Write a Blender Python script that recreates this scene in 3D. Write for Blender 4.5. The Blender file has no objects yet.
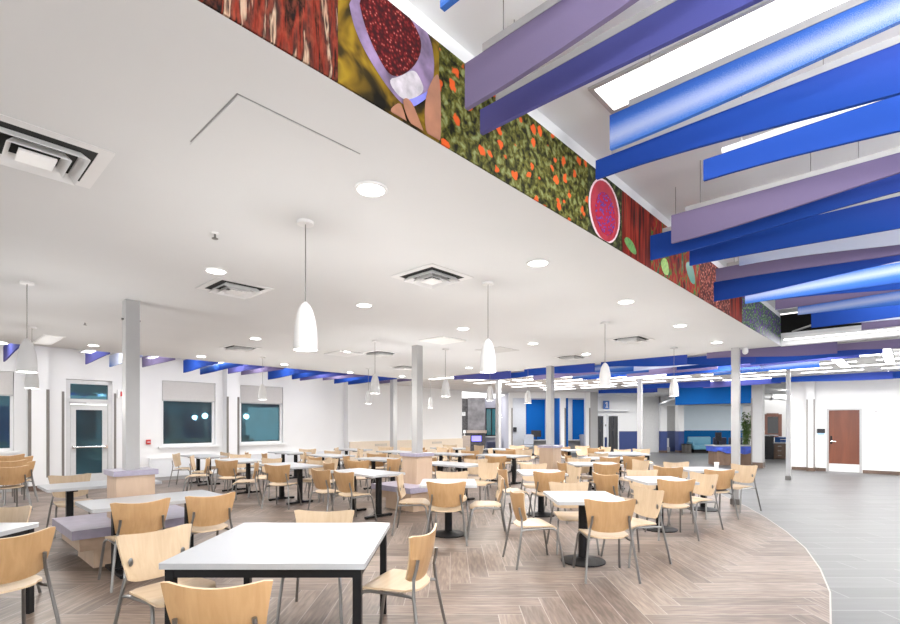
import bpy, bmesh, math, random
from mathutils import Vector, Matrix
random.seed(7)
scn = bpy.context.scene
COL = scn.collection
F, CX, HY, EYE = 497.0, 452.0, 424.0, 1.575
UX, UY = .679, .734            # building axis U (deep, towards the door wall); V is square to it
SOF, ACT, HIGH = 3.06, 3.12, 3.68
VM = 1.84                      # mural wall
VS = 12.2                      # window-side rim of the dining ceiling
UE = 11.2                      # far rim of the dining ceiling
VW = 15.42                     # window wall
ANG = math.atan2(UY, UX)

def uv(u, v, z=0.0):
    return Vector((UX*u - UY*v, UY*u + UX*v, z))
def touv(x, y):
    return (UX*x + UY*y, -UY*x + UX*y)
def u_at(px, v):
    k = (px-CX)/F
    return v*(UY + UX*k)/(UX - UY*k)
def zat(py, Y):
    return EYE + (HY-py)*Y/F
def onz(px, py, z):
    Y = F*(z-EYE)/(HY-py)
    return Vector(((px-CX)/F*Y, Y, z))

# ------------------------------------------------------------------ materials
def new_mat(name):
    m = bpy.data.materials.new(name); m.use_nodes = True
    nt = m.node_tree
    return m, nt, nt.nodes['Principled BSDF']
def N(nt, t, **kw):
    n = nt.nodes.new(t)
    for k, v in kw.items():
        if hasattr(n, k): setattr(n, k, v)
    return n
def ramp(nt, stops, interp='LINEAR'):
    r = nt.nodes.new('ShaderNodeValToRGB'); e = r.color_ramp
    e.interpolation = interp
    while len(e.elements) < len(stops): e.elements.new(0.5)
    for el, (p, c) in zip(e.elements, stops):
        el.position = p; el.color = (*c, 1)
    return r
def plain(name, c, rough=.5, metal=0.0, noise=.04, scale=12, emit=0, spec=.5, bump=0):
    m, nt, b = new_mat(name)
    tc = N(nt, 'ShaderNodeTexCoord'); ns = N(nt, 'ShaderNodeTexNoise'); ns.inputs['Scale'].default_value = scale
    ns.inputs['Detail'].default_value = 3
    nt.links.new(tc.outputs['Object'], ns.inputs['Vector'])
    lo = tuple(max(0, x*(1-noise)) for x in c); hi = tuple(min(1, x*(1+noise)) for x in c)
    r = ramp(nt, [(.3, lo), (.7, hi)])
    nt.links.new(ns.outputs['Fac'], r.inputs['Fac']); nt.links.new(r.outputs['Color'], b.inputs['Base Color'])
    b.inputs['Roughness'].default_value = rough; b.inputs['Metallic'].default_value = metal
    b.inputs['Specular IOR Level'].default_value = spec
    if emit:
        nt.links.new(r.outputs['Color'], b.inputs['Emission Color']); b.inputs['Emission Strength'].default_value = emit
    if bump:
        bp = N(nt, 'ShaderNodeBump'); bp.inputs['Strength'].default_value = bump; bp.inputs['Distance'].default_value = .01
        nt.links.new(ns.outputs['Fac'], bp.inputs['Height']); nt.links.new(bp.outputs['Normal'], b.inputs['Normal'])
    return m
def glow(name, c, s):
    m, nt, b = new_mat(name)
    b.inputs['Base Color'].default_value = (*c, 1); b.inputs['Emission Color'].default_value = (*c, 1)
    b.inputs['Emission Strength'].default_value = s
    return m
def wood(name, c1, c2, stretch=(18, 18, 1.2), rough=.38):
    m, nt, b = new_mat(name)
    tc = N(nt, 'ShaderNodeTexCoord'); mp = N(nt, 'ShaderNodeMapping'); mp.inputs['Scale'].default_value = stretch
    oi = N(nt, 'ShaderNodeObjectInfo'); ad = N(nt, 'ShaderNodeVectorMath'); ad.operation = 'ADD'
    nt.links.new(tc.outputs['Object'], mp.inputs['Vector']); nt.links.new(mp.outputs['Vector'], ad.inputs[0]); nt.links.new(oi.outputs['Random'], ad.inputs[1])
    ns = N(nt, 'ShaderNodeTexNoise'); ns.inputs['Scale'].default_value = 1.5; ns.inputs['Detail'].default_value = 4; ns.inputs['Distortion'].default_value = .8
    nt.links.new(ad.outputs[0], ns.inputs['Vector'])
    r = ramp(nt, [(.3, c1), (.72, c2)])
    nt.links.new(ns.outputs['Fac'], r.inputs['Fac'])
    hs = N(nt, 'ShaderNodeHueSaturation')
    mr = N(nt, 'ShaderNodeMapRange'); mr.inputs['To Min'].default_value = .92; mr.inputs['To Max'].default_value = 1.08
    nt.links.new(oi.outputs['Random'], mr.inputs['Value']); nt.links.new(mr.outputs['Result'], hs.inputs['Value'])
    nt.links.new(r.outputs['Color'], hs.inputs['Color']); nt.links.new(hs.outputs['Color'], b.inputs['Base Color'])
    b.inputs['Roughness'].default_value = rough
    return m

M = {}
M['white'] = plain('white_paint', (.80, .80, .80), .6, noise=.01, scale=2)
M['ceil'] = plain('ceiling_paint', (.755, .765, .77), .8, noise=.01, scale=1.5)
M['trimwhite'] = plain('white_trim', (.84, .84, .84), .4, noise=.01)
M['diffw'] = plain('white_metal', (.85, .85, .85), .4, noise=.01)
M['seam'] = plain('shadow_gap', (.28, .28, .28), .8)
M['black'] = plain('black_metal', (.006, .006, .007), .5, spec=.2)
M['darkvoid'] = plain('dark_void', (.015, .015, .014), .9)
M['greycol'] = plain('column_paint', (.37, .37, .37), .45, noise=.02, scale=5)
M['steel'] = plain('satin_steel', (.24, .235, .23), .3, metal=.9, noise=.05)
M['guard'] = plain('corner_guard_steel', (.17, .155, .14), .4, metal=.2, noise=.05)
M['alum'] = plain('aluminium', (.42, .42, .42), .35, metal=.4, noise=.03)
M['doormetal'] = plain('door_aluminium', (.60, .60, .60), .4, metal=.1, noise=.03)
M['chrome'] = plain('chrome', (.8, .8, .8), .12, metal=1)
M['ply_back_shaded'] = wood('ply_rear_shaded', (.40, .228, .098), (.48, .29, .138))  # one ply in two tones: lit fronts, shaded rears, put into the colour
M['ply_front_lit'] = wood('ply_front_lit', (.49, .36, .23), (.565, .43, .29))
M['ply_edge'] = plain('ply_edge', (.66, .50, .33), .5)
M['ply_seat'] = wood('ply_seat', (.48, .35, .22), (.55, .42, .285), (1.2, 16, 16))
M['laminate'] = plain('white_laminate', (.40, .415, .44), .3, noise=.01, scale=4)
M['lamedge'] = plain('laminate_edge', (.42, .43, .45), .4, noise=.01)
M['lavender'] = plain('lavender_stone', (.34, .315, .41), .3, noise=.10, scale=9)
M['maple'] = wood('maple_panel', (.46, .325, .225), (.54, .395, .285), (5, 5, .8), .5)
M['wainscot'] = plain('beige_wainscot', (.78, .66, .52), .5, noise=.02)
M['brownbase'] = wood('brown_base_tile', (.075, .045, .03), (.12, .075, .052), (3, 3, 3), .5)
M['pend'] = plain('pendant_glass', (.62, .62, .62), .35, noise=.01)
M['lens'] = glow('lamp_lens', (1, .98, .95), 9)
M['pendlens'] = glow('pendant_lens', (1, .97, .93), 5)
M['troff'] = glow('troffer_lens', (1, 1, 1), 3)
M['strip'] = glow('strip_lens', (1, 1, 1), 3.2)
M['redwood'] = wood('cherry_door', (.115, .030, .013), (.18, .052, .023), (3, 3, .5), .35)
M['walnut'] = wood('walnut_panel', (.14, .083, .055), (.22, .14, .095), (4, 4, .8), .45)
M['blue'] = plain('blue_paint', (.002, .09, .36), .6, noise=.03, scale=3, spec=.08)
M['hdrblue'] = plain('header_blue_paint', (.002, .085, .34), .6, noise=.03, scale=3, spec=.08)
M['dkblue'] = plain('slate_blue_paint', (.05, .072, .20), .6, noise=.03, scale=3, spec=.1)
M['drapeblue'] = plain('royal_blue_stone', (.045, .09, .50), .35, noise=.25, scale=7)
M['paleblue'] = plain('pale_blue_paint', (.62, .72, .80), .5, noise=.02, scale=2)
M['turq'] = plain('turquoise_vinyl', (.10, .26, .36), .45, noise=.06)
M['navy'] = plain('navy_fabric', (.03, .035, .07), .8, noise=.1)
M['greyfab'] = plain('grey_fabric', (.55, .57, .62), .8, noise=.06)
M['greylam'] = plain('grey_laminate', (.50, .49, .48), .4)
M['stone'] = plain('grey_stone', (.20, .19, .20), .6, noise=.35, scale=3, bump=.3)
M['dkstone'] = plain('dark_stone', (.085, .08, .085), .7, noise=.5, scale=9, bump=.5)
M['mantel'] = wood('pale_mantel', (.42, .33, .27), (.52, .42, .36), (.8, 4, 4))
M['fire'] = glow('violet_fire', (.28, .25, .95), 1.3)
M['lilac'] = plain('lilac_grey_paint', (.42, .42, .50), .6, noise=.02)
M['elev'] = plain('elevator_door_steel', (.065, .065, .07), .35, metal=.5, noise=.08)
M['screen'] = plain('dark_screen', (.01, .01, .015), .25)
M['red'] = plain('alarm_red', (.55, .02, .02), .4)
M['signblue'] = plain('sign_blue', (.02, .12, .42), .4)
M['cup'] = plain('paper_cup', (.85, .85, .84), .6)
M['bag'] = plain('black_cloth', (.015, .015, .017), .9, noise=.5, scale=30, bump=.6)
M['orange'] = plain('orange_plastic', (.8, .28, .03), .5)
M['leaf'] = plain('leaf_green', (.08, .17, .03), .5, noise=.4, scale=9)
M['stemg'] = plain('bamboo_stem', (.20, .24, .08), .5)
M['pot'] = plain('dark_pot', (.05, .045, .04), .5)
M['heater'] = plain('heater_enamel', (.78, .80, .83), .4, noise=.01)
M['shade'] = plain('roller_shade_cloth', (.57, .55, .53), .8, noise=.03, scale=30)
def glass_mat():
    m, nt, b = new_mat('night_glass')
    out = nt.nodes['Material Output']
    g = N(nt, 'ShaderNodeBsdfGlossy'); g.inputs['Roughness'].default_value = .02; g.inputs['Color'].default_value = (.07, .19, .24, 1)
    ns = N(nt, 'ShaderNodeTexNoise'); ns.inputs['Scale'].default_value = .8
    tc = N(nt, 'ShaderNodeTexCoord'); nt.links.new(tc.outputs['Object'], ns.inputs['Vector'])
    r = ramp(nt, [(.35, (.004, .016, .022)), (.65, (.004, .045, .075))]); nt.links.new(ns.outputs['Fac'], r.inputs['Fac'])
    nt.links.new(r.outputs['Color'], b.inputs['Base Color']); b.inputs['Roughness'].default_value = .3
    mx = N(nt, 'ShaderNodeMixShader'); mx.inputs['Fac'].default_value = .42
    nt.links.new(b.outputs[0], mx.inputs[1]); nt.links.new(g.outputs[0], mx.inputs[2]); nt.links.new(mx.outputs[0], out.inputs['Surface'])
    return m
M['glass'] = glass_mat()
def fglass():
    m, nt, b = new_mat('teal_window_glass')
    b.inputs['Base Color'].default_value = (.01, .14, .17, 1); b.inputs['Roughness'].default_value = .08
    return m
M['tealglass'] = fglass()

def math_n(nt, op, a, b=None, c=None):
    n = N(nt, 'ShaderNodeMath'); n.operation = op
    for i, x in enumerate((a, b, c)):
        if x is None: continue
        if isinstance(x, (int, float)): n.inputs[i].default_value = x
        else: nt.links.new(x, n.inputs[i])
    return n.outputs[0]
def herringbone():
    m, nt, b = new_mat('herringbone_wood_tile')
    w, n = .2, 6
    tc = N(nt, 'ShaderNodeTexCoord'); sp = N(nt, 'ShaderNodeSeparateXYZ'); nt.links.new(tc.outputs['Object'], sp.inputs[0])
    x = math_n(nt, 'DIVIDE', math_n(nt, 'ADD', sp.outputs[0], 40.02), w); y = math_n(nt, 'DIVIDE', math_n(nt, 'ADD', sp.outputs[1], 40.1), w)
    i = math_n(nt, 'FLOOR', x); j = math_n(nt, 'FLOOR', y)
    fx = math_n(nt, 'SUBTRACT', x, i); fy = math_n(nt, 'SUBTRACT', y, j)
    k = math_n(nt, 'FLOORED_MODULO', math_n(nt, 'SUBTRACT', i, j), 2*n)
    hor = math_n(nt, 'LESS_THAN', k, n-.5)
    ver = math_n(nt, 'SUBTRACT', 1, hor)
    def sel(a, c):
        return math_n(nt, 'ADD', math_n(nt, 'MULTIPLY', a, hor), math_n(nt, 'MULTIPLY', c, ver))
    kv = math_n(nt, 'SUBTRACT', 2*n-1, k)
    across = sel(fy, fx)
    along = sel(math_n(nt, 'ADD', k, fx), math_n(nt, 'ADD', kv, fy))
    idx = sel(math_n(nt, 'SUBTRACT', i, k), math_n(nt, 'ADD', i, 501.5)); idy = sel(j, math_n(nt, 'SUBTRACT', j, kv))
    d1 = math_n(nt, 'MINIMUM', across, math_n(nt, 'SUBTRACT', 1, across))
    d2 = math_n(nt, 'MINIMUM', along, math_n(nt, 'SUBTRACT', n, along))
    edge = math_n(nt, 'LESS_THAN', math_n(nt, 'MINIMUM', d1, d2), .016)
    cv = N(nt, 'ShaderNodeCombineXYZ'); nt.links.new(idx, cv.inputs[0]); nt.links.new(idy, cv.inputs[1])
    wn = N(nt, 'ShaderNodeTexWhiteNoise'); wn.noise_dimensions = '2D'; nt.links.new(cv.outputs[0], wn.inputs['Vector'])
    gv = N(nt, 'ShaderNodeCombineXYZ')
    nt.links.new(math_n(nt, 'MULTIPLY', across, 5.0), gv.inputs[0]); nt.links.new(math_n(nt, 'MULTIPLY', along, .55), gv.inputs[1]); nt.links.new(math_n(nt, 'MULTIPLY', wn.outputs['Value'], 37), gv.inputs[2])
    ns = N(nt, 'ShaderNodeTexNoise'); ns.inputs['Scale'].default_value = 1.4; ns.inputs['Detail'].default_value = 5; ns.inputs['Distortion'].default_value = .5
    nt.links.new(gv.outputs[0], ns.inputs['Vector'])
    f = math_n(nt, 'ADD', math_n(nt, 'MULTIPLY', ns.outputs['Fac'], .75), math_n(nt, 'MULTIPLY', wn.outputs['Value'], .25))
    r = ramp(nt, [(.30, (.080, .054, .041)), (.5, (.155, .112, .088)), (.70, (.26, .198, .158))]); nt.links.new(f, r.inputs['Fac'])
    mx = N(nt, 'ShaderNodeMix'); mx.data_type = 'RGBA'
    nt.links.new(math_n(nt, 'MULTIPLY', edge, .6), mx.inputs['Factor']); nt.links.new(r.outputs['Color'], mx.inputs['A']); mx.inputs['B'].default_value = (.40, .36, .33, 1)
    nt.links.new(mx.outputs['Result'], b.inputs['Base Color']); b.inputs['Roughness'].default_value = .42
    return m
M['herring'] = herringbone()
def brickmat(name, c1, c2, mortar, w, h, msize, rot, rough=.45, off=.33, nz=.25):
    m, nt, b = new_mat(name)
    tc = N(nt, 'ShaderNodeTexCoord'); mp = N(nt, 'ShaderNodeMapping'); mp.inputs['Rotation'].default_value = (0, 0, rot)
    nt.links.new(tc.outputs['Object'], mp.inputs['Vector'])
    bk = N(nt, 'ShaderNodeTexBrick'); bk.offset = off
    bk.inputs['Scale'].default_value = 1; bk.inputs['Brick Width'].default_value = w; bk.inputs['Row Height'].default_value = h
    bk.inputs['Mortar Size'].default_value = msize; bk.inputs['Mortar Smooth'].default_value = .1; bk.inputs['Bias'].default_value = 0
    bk.inputs['Color1'].default_value = (*c1, 1); bk.inputs['Color2'].default_value = (*c2, 1); bk.inputs['Mortar'].default_value = (*mortar, 1)
    nt.links.new(mp.outputs[0], bk.inputs['Vector'])
    mp2 = N(nt, 'ShaderNodeMapping'); mp2.inputs['Scale'].default_value = (1.2, 12, 1); nt.links.new(mp.outputs[0], mp2.inputs['Vector'])
    ns = N(nt, 'ShaderNodeTexNoise'); ns.inputs['Scale'].default_value = 1.3; ns.inputs['Detail'].default_value = 4; nt.links.new(mp2.outputs[0], ns.inputs['Vector'])
    hs = N(nt, 'ShaderNodeHueSaturation'); mr = N(nt, 'ShaderNodeMapRange'); mr.inputs['To Min'].default_value = 1-nz; mr.inputs['To Max'].default_value = 1+nz
    nt.links.new(ns.outputs['Fac'], mr.inputs['Value']); nt.links.new(mr.outputs[0], hs.inputs['Value']); nt.links.new(bk.outputs['Color'], hs.inputs['Color'])
    nt.links.new(hs.outputs[0], b.inputs['Base Color']); b.inputs['Roughness'].default_value = rough
    return m
M['tile'] = brickmat('grey_plank_tile', (.082, .082, .083), (.108, .108, .109), (.18, .178, .175), 1.2, .3, .006, 0, .38)
M['acoustic'] = brickmat('acoustic_tile', (.84, .84, .83), (.86, .86, .85), (.70, .70, .70), .61, .61, .022, -ANG, .8, 0, .03)

# baffle felt: printed colour drifts along the board
def felt(name, stops, seed, kx=.42, kz=1.1):
    m, nt, b = new_mat(name)
    tc = N(nt, 'ShaderNodeTexCoord'); sp = N(nt, 'ShaderNodeSeparateXYZ'); nt.links.new(tc.outputs['Object'], sp.inputs[0])
    ns = N(nt, 'ShaderNodeTexNoise'); ns.inputs['Scale'].default_value = 260; ns.inputs['Detail'].default_value = 1
    nt.links.new(tc.outputs['Object'], ns.inputs['Vector'])
    f = math_n(nt, 'ADD', math_n(nt, 'MULTIPLY', sp.outputs[0], kx), math_n(nt, 'MULTIPLY', sp.outputs[2], kz))
    f = math_n(nt, 'ADD', f, math_n(nt, 'MULTIPLY', math_n(nt, 'SUBTRACT', ns.outputs['Fac'], .5), .22))
    f = math_n(nt, 'ADD', f, seed)
    r = ramp(nt, stops); nt.links.new(f, r.inputs['Fac'])
    nt.links.new(r.outputs['Color'], b.inputs['Base Color']); b.inputs['Roughness'].default_value = .9; b.inputs['Specular IOR Level'].default_value = .08
    return m
BLU, VIO, LAV, PAL = (.013, .048, .28), (.085, .085, .40), (.205, .165, .32), (.52, .58, .74)
M['f_blue'] = felt('royal_blue_felt', [(0, BLU), (.6, (.015, .058, .32)), (1, (.035, .065, .34))], .25)
M['f_viol'] = felt('violet_blue_felt', [(0, (.11, .10, .28)), (.45, (.075, .08, .28)), (1, (.05, .065, .29))], .25)
M['f_lav'] = felt('lavender_felt', [(0, (.15, .125, .22)), (.4, (.18, .145, .255)), (1, (.15, .12, .24))], .3)
M['f_swoosh'] = felt('blue_felt_white_swoosh', [(0, BLU), (.34, (.05, .16, .55)), (.50, (.36, .43, .66)), (.56, (.30, .38, .66)), (.72, (.04, .13, .5)), (1, BLU)], .88, -.10, 2.9)
M['f_pale'] = felt('pale_felt', [(0, (.15, .25, .6)), (.25, PAL), (.7, (.58, .61, .72)), (1, (.4, .44, .66))], .25)

# ------------------------------------------------------------------ mesh builder
class MB:
    def __init__(s): s.v, s.f, s.m = [], [], []
    def add(s, vs, fs, mi=0, T=None):
        o = len(s.v)
        s.v += [tuple((T @ Vector(p)) if T is not None else p) for p in vs]
        for f in fs: s.f.append(tuple(o+i for i in f)); s.m.append(mi)
        return s
    def box(s, c, d, T=None, mi=0, rz=0):
        hx, hy, hz = d[0]/2, d[1]/2, d[2]/2
        R = Matrix.Translation(c) @ Matrix.Rotation(rz, 4, 'Z')
        if T is not None: R = T @ R
        vs = [(x, y, z) for z in (-hz, hz) for y in (-hy, hy) for x in (-hx, hx)]
        return s.add(vs, [(0, 2, 3, 1), (4, 5, 7, 6), (0, 1, 5, 4), (2, 6, 7, 3), (0, 4, 6, 2), (1, 3, 7, 5)], mi, R)
    def prism(s, poly, z0, z1, mi=0, T=None, mis=None):
        n = len(poly)
        a = sum(poly[i][0]*poly[(i+1) % n][1]-poly[(i+1) % n][0]*poly[i][1] for i in range(n))
        if a < 0: poly = poly[::-1]
        vs = [(p[0], p[1], z0) for p in poly] + [(p[0], p[1], z1) for p in poly]
        s.add(vs, [tuple(range(n-1, -1, -1)), tuple(range(n, 2*n))], mi, T)
        s.add(vs, [(i, (i+1) % n, n+(i+1) % n, n+i) for i in range(n)], mi if mis is None else mis, T)
        return s
    def lathe(s, prof, seg=20, T=None, mi=0, cap=True):
        vs, fs = [], []
        for r, z in prof:
            for k in range(seg):
                a = 2*math.pi*k/seg; vs.append((r*math.cos(a), r*math.sin(a), z))
        for i in range(len(prof)-1):
            for k in range(seg):
                a, b2 = i*seg+k, i*seg+(k+1) % seg
                fs.append((a, b2, b2+seg, a+seg))
        if cap:
            fs.append(tuple(range(seg-1, -1, -1))); fs.append(tuple((len(prof)-1)*seg+k for k in range(seg)))
        return s.add(vs, fs, mi, T)
    def tube(s, pts, r, seg=8, mi=0, T=None):
        pts = [Vector(p) for p in pts]; vs, fs = [], []
        up = Vector((0, 0, 1))
        for i, p in enumerate(pts):
            d = (pts[min(i+1, len(pts)-1)] - pts[max(i-1, 0)]).normalized()
            a = d.cross(up)
            if a.length < .05: a = d.cross(Vector((0, 1, 0)))
            a.normalize(); b = a.cross(d).normalized()
            for k in range(seg):
                t = 2*math.pi*k/seg; vs.append(tuple(p + a*(r*math.cos(t)) + b*(r*math.sin(t))))
        for i in range(len(pts)-1):
            for k in range(seg):
                x, y = i*seg+k, i*seg+(k+1) % seg
                fs.append((x, y, y+seg, x+seg))
        fs.append(tuple(range(seg-1, -1, -1))); fs.append(tuple((len(pts)-1)*seg+k for k in range(seg)))
        return s.add(vs, fs, mi, T)
    def sheet(s, fn, nu, nv, th, mi_f=0, mi_b=0, mi_e=0):
        """thick sheet: fn(i,j)->(point, normal)"""
        A, B = [], []
        for j in range(nv+1):
            for i in range(nu+1):
                p, n = fn(i/nu*2-1, j/nv); p = Vector(p); n = Vector(n)
                A.append(tuple(p + n*th/2)); B.append(tuple(p - n*th/2))
        W = nu+1; o = len(A); vs = A+B
        fa = [(j*W+i, j*W+i+1, (j+1)*W+i+1, (j+1)*W+i) for j in range(nv) for i in range(nu)]
        fb = [tuple(o+q for q in f[::-1]) for f in fa]
        ring = [i for i in range(W)] + [j*W+nu for j in range(1, nv+1)] + [nv*W+i for i in range(nu-1, -1, -1)] + [j*W for j in range(nv-1, 0, -1)]
        fe = [(ring[(k+1) % len(ring)], ring[k], o+ring[k], o+ring[(k+1) % len(ring)]) for k in range(len(ring))]
        base = len(s.v); s.v += vs
        for fs, mi in ((fa, mi_f), (fb, mi_b), (fe, mi_e)):
            for f in fs: s.f.append(tuple(base+q for q in f)); s.m.append(mi)
        return s
    def mesh(s, name, mats, smooth=True, fix=True, bevel=0):
        me = bpy.data.meshes.new(name); me.from_pydata(s.v, [], s.f)
        for m in (mats if isinstance(mats, (list, tuple)) else [mats]): me.materials.append(M[m] if isinstance(m, str) else m)
        for p, mi in zip(me.polygons, s.m): p.material_index = mi
        bm = bmesh.new(); bm.from_mesh(me)
        if bevel:
            bmesh.ops.bevel(bm, geom=[e for e in bm.edges if e.calc_face_angle(0) > .6], offset=bevel, segments=2, affect='EDGES', profile=.6)
        if fix: bmesh.ops.recalc_face_normals(bm, faces=bm.faces)
        bm.to_mesh(me); bm.free()
        if smooth:
            for p in me.polygons: p.use_smooth = True
            me.set_sharp_from_angle(angle=math.radians(38))
        me.update()
        return me

def link(name, me, parent=None, loc=None, rz=0):
    o = bpy.data.objects.new(name, me); COL.objects.link(o)
    if parent: o.parent = parent
    if loc is not None: o.location = loc
    if rz: o.rotation_euler.z = rz
    return o
def obj(name, mb, mats, parent=None, loc=None, rz=0, **kw):
    return link(name, mb.mesh(name, mats, **kw), parent, loc, rz)
def tag(o, label, cat, group=None):
    o['label'] = label; o['category'] = cat
    if group: o['group'] = group
    return o
def thing(name, label, cat, loc=(0, 0, 0), rz=0, group=None):
    o = bpy.data.objects.new(name, None); COL.objects.link(o); o.location = loc; o.rotation_euler.z = rz
    o.empty_display_size = .1
    return tag(o, label, cat, group)
def struct(name, mb, mats, parent=None, loc=None, rz=0, **kw):
    o = obj(name, mb, mats, parent, loc, rz, **kw)
    if parent is None: o['kind'] = 'structure'
    return o
def sempty(name, loc=(0, 0, 0), rz=0):
    o = bpy.data.objects.new(name, None); COL.objects.link(o); o.location = loc; o.rotation_euler.z = rz; o['kind'] = 'structure'
    return o
def copy_tree(o, parent=None):
    c = o.copy(); COL.objects.link(c); c.parent = parent
    for ch in list(o.children): copy_tree(ch, c)
    return c

TU = Matrix.Rotation(ANG, 4, 'Z')            # local x -> U, local y -> V
ORD = ['first', 'second', 'third', 'fourth', 'fifth', 'sixth', 'seventh', 'eighth', 'ninth', 'tenth', 'eleventh', 'twelfth', 'thirteenth', 'fourteenth', 'fifteenth', 'sixteenth', 'seventeenth', 'eighteenth', 'nineteenth', 'twentieth', 'twenty-first', 'twenty-second', 'twenty-third', 'twenty-fourth', 'twenty-fifth', 'twenty-sixth']

# ------------------------------------------------------------------ shell
struct('floor', MB().prism([(-18, -4), (24, -4), (24, 33), (-18, 33)], -.1, 0), 'tile', smooth=False)
arc = [(-.6, -1.6), (.3, .1), (1.15, 1.45), (2.05, 2.65), (2.98, 3.91), (3.53, 4.64), (4.0, 5.40), (4.48, 6.3), (4.88, 7.25), (5.27, 8.35), (5.60, 9.43), (5.98, 11.0), (6.35, 12.7), (6.8, 14.6), (7.6, 16.8), (8.6, 18.6), (7.4, 19.8), (4.5, 21.5), (1.2, 23.4)]
L1 = uv(18, VW); L2 = uv(-4, VW)
struct('floor_herringbone', MB().prism(arc + [(L1.x, L1.y), (L2.x, L2.y)], 0, .004), 'herring', smooth=False)
# thin metal rim where the wood look tile meets the grey tile
def ribbon(pts, w, z0, z1):
    mb = MB(); n = len(pts); a, b = [], []
    for i in range(n):
        d = (Vector(pts[min(i+1, n-1)]) - Vector(pts[max(i-1, 0)])).normalized(); q = Vector((-d.y, d.x))*w/2
        a.append(Vector(pts[i])+q); b.append(Vector(pts[i])-q)
    for i in range(n-1):
        mb.prism([tuple(a[i]), tuple(a[i+1]), tuple(b[i+1]), tuple(b[i])], z0, z1)
    return mb
struct('trim_floor_edge', ribbon(arc[1:16], .014, 0, .006), plain('rim_metal', (.40, .37, .34), .5), smooth=False)

# dining ceiling (dropped), a solid slab with its mural face
struct('ceiling', MB().prism([(-9, VM), (UE, VM), (UE, VS), (-9, VS)], SOF, HIGH+.05, T=TU), 'ceil', smooth=False)
# upper drywall ceiling over the hanging baffles
struct('ceiling_upper', MB().prism([(-9, -14), (UE, -14), (UE, VM), (-9, VM)], HIGH, HIGH+.1, T=TU), 'ceil', smooth=False)
# tile ceiling of the concourse and the strip beside the windows
struct('ceiling_tile', MB().prism([(UE+.01, -14), (33, -14), (33, VW+.3), (UE+.01, VW+.3)], ACT, ACT+.08, T=TU), 'acoustic', smooth=False)
struct('ceiling_window_strip', MB().prism([(-9, VS+.01), (UE+.005, VS+.01), (UE+.005, 16), (-9, 16)], 3.5, 3.58, T=TU), 'ceil', smooth=False)
# bulkhead where the upper ceiling stops; an open bay shows the dark plenum
fb = MB()
fb.box((UE+.05, (VM-14)/2, (SOF+3.30)/2), (.1, 14+VM, 3.30-SOF), TU)
fb.box((UE+.05, (-.1-14)/2, (3.30+HIGH)/2), (.1, 13.9, HIGH-3.30), TU)
struct('trim_bulkhead', fb, 'ceil', smooth=False)
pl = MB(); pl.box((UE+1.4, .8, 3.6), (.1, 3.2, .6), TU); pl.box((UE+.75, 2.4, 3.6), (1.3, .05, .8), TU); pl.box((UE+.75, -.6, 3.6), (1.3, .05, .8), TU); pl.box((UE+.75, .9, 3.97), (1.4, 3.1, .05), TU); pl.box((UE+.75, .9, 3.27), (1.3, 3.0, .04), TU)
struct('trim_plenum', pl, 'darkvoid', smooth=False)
pp = thing('conduit_pipe', 'thin grey conduit bent inside the dark opening above the mural end', 'pipe')
obj('pipe', MB().tube([uv(UE+.3, 1.7, 3.35), uv(UE+.35, 1.2, 3.5), uv(UE+.4, .6, 3.68), uv(UE+.4, 0, 3.7)], .02), 'alum', pp)

# ------------------------------------------------------------------ window wall
def wall_cells(us, zs, solid, v0, v1, T=TU):
    mb = MB()
    for a in range(len(us)-1):
        for b in range(len(zs)-1):
            if solid(a, b):
                mb.box(((us[a]+us[a+1])/2, (v0+v1)/2, (zs[b]+zs[b+1])/2), (us[a+1]-us[a], v1-v0, zs[b+1]-zs[b]), T)
    return mb
uw0a, uw0b = u_at(-75, VW), u_at(14, VW)
ud0, ud1 = u_at(66, VW), u_at(112.5, VW)
uw1a, uw1b = u_at(162, VW), u_at(215.5, VW)
uw2a, uw2b = u_at(240.5, VW), u_at(283, VW)
UEND = u_at(462, VW-.25); UST = u_at(348, VW-.25)
us = [-4, uw0a, uw0b, ud0, ud1, uw1a, uw1b, uw2a, uw2b, UST+.1]
zs = [0, .95, 2.70, 2.80, 3.6]
def sol(a, b):
    if a in (1, 5, 7): return b not in (1, 2)
    if a == 3: return b > 1
    return True
wl = wall_cells(us, zs, sol, VW, VW+.25)
struct('wall_windows', wl, 'white', smooth=False)
ws = MB().box(((UST+UEND)/2, VW+.15, 1.8), (UEND-UST, .8, 3.6), TU)
struct('wall_wainscot', ws, 'white', smooth=False)
# wainscot panel of the stepped wall
wp = MB().box(((UST+UEND)/2+.02, VW-.285, .46), (UEND-UST-.06, .06, .92), TU)
o = struct('trim_wainscot', wp, 'wainscot', smooth=False)
for k, px in enumerate((381, 437)):
    u = u_at(px, VW-.32)
    g = MB()
    for q in range(3): g.box((u, VW-.322, .80-q*.03), (.55, .012, .014), TU)
    g.box((u-.28, VW-.322, .77), (.012, .01, .09), TU); g.box((u+.28, VW-.322, .77), (.012, .01, .09), TU)
    obj('grille', g, plain('grille_grey', (.45, .42, .38), .5), o, smooth=False)
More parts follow.
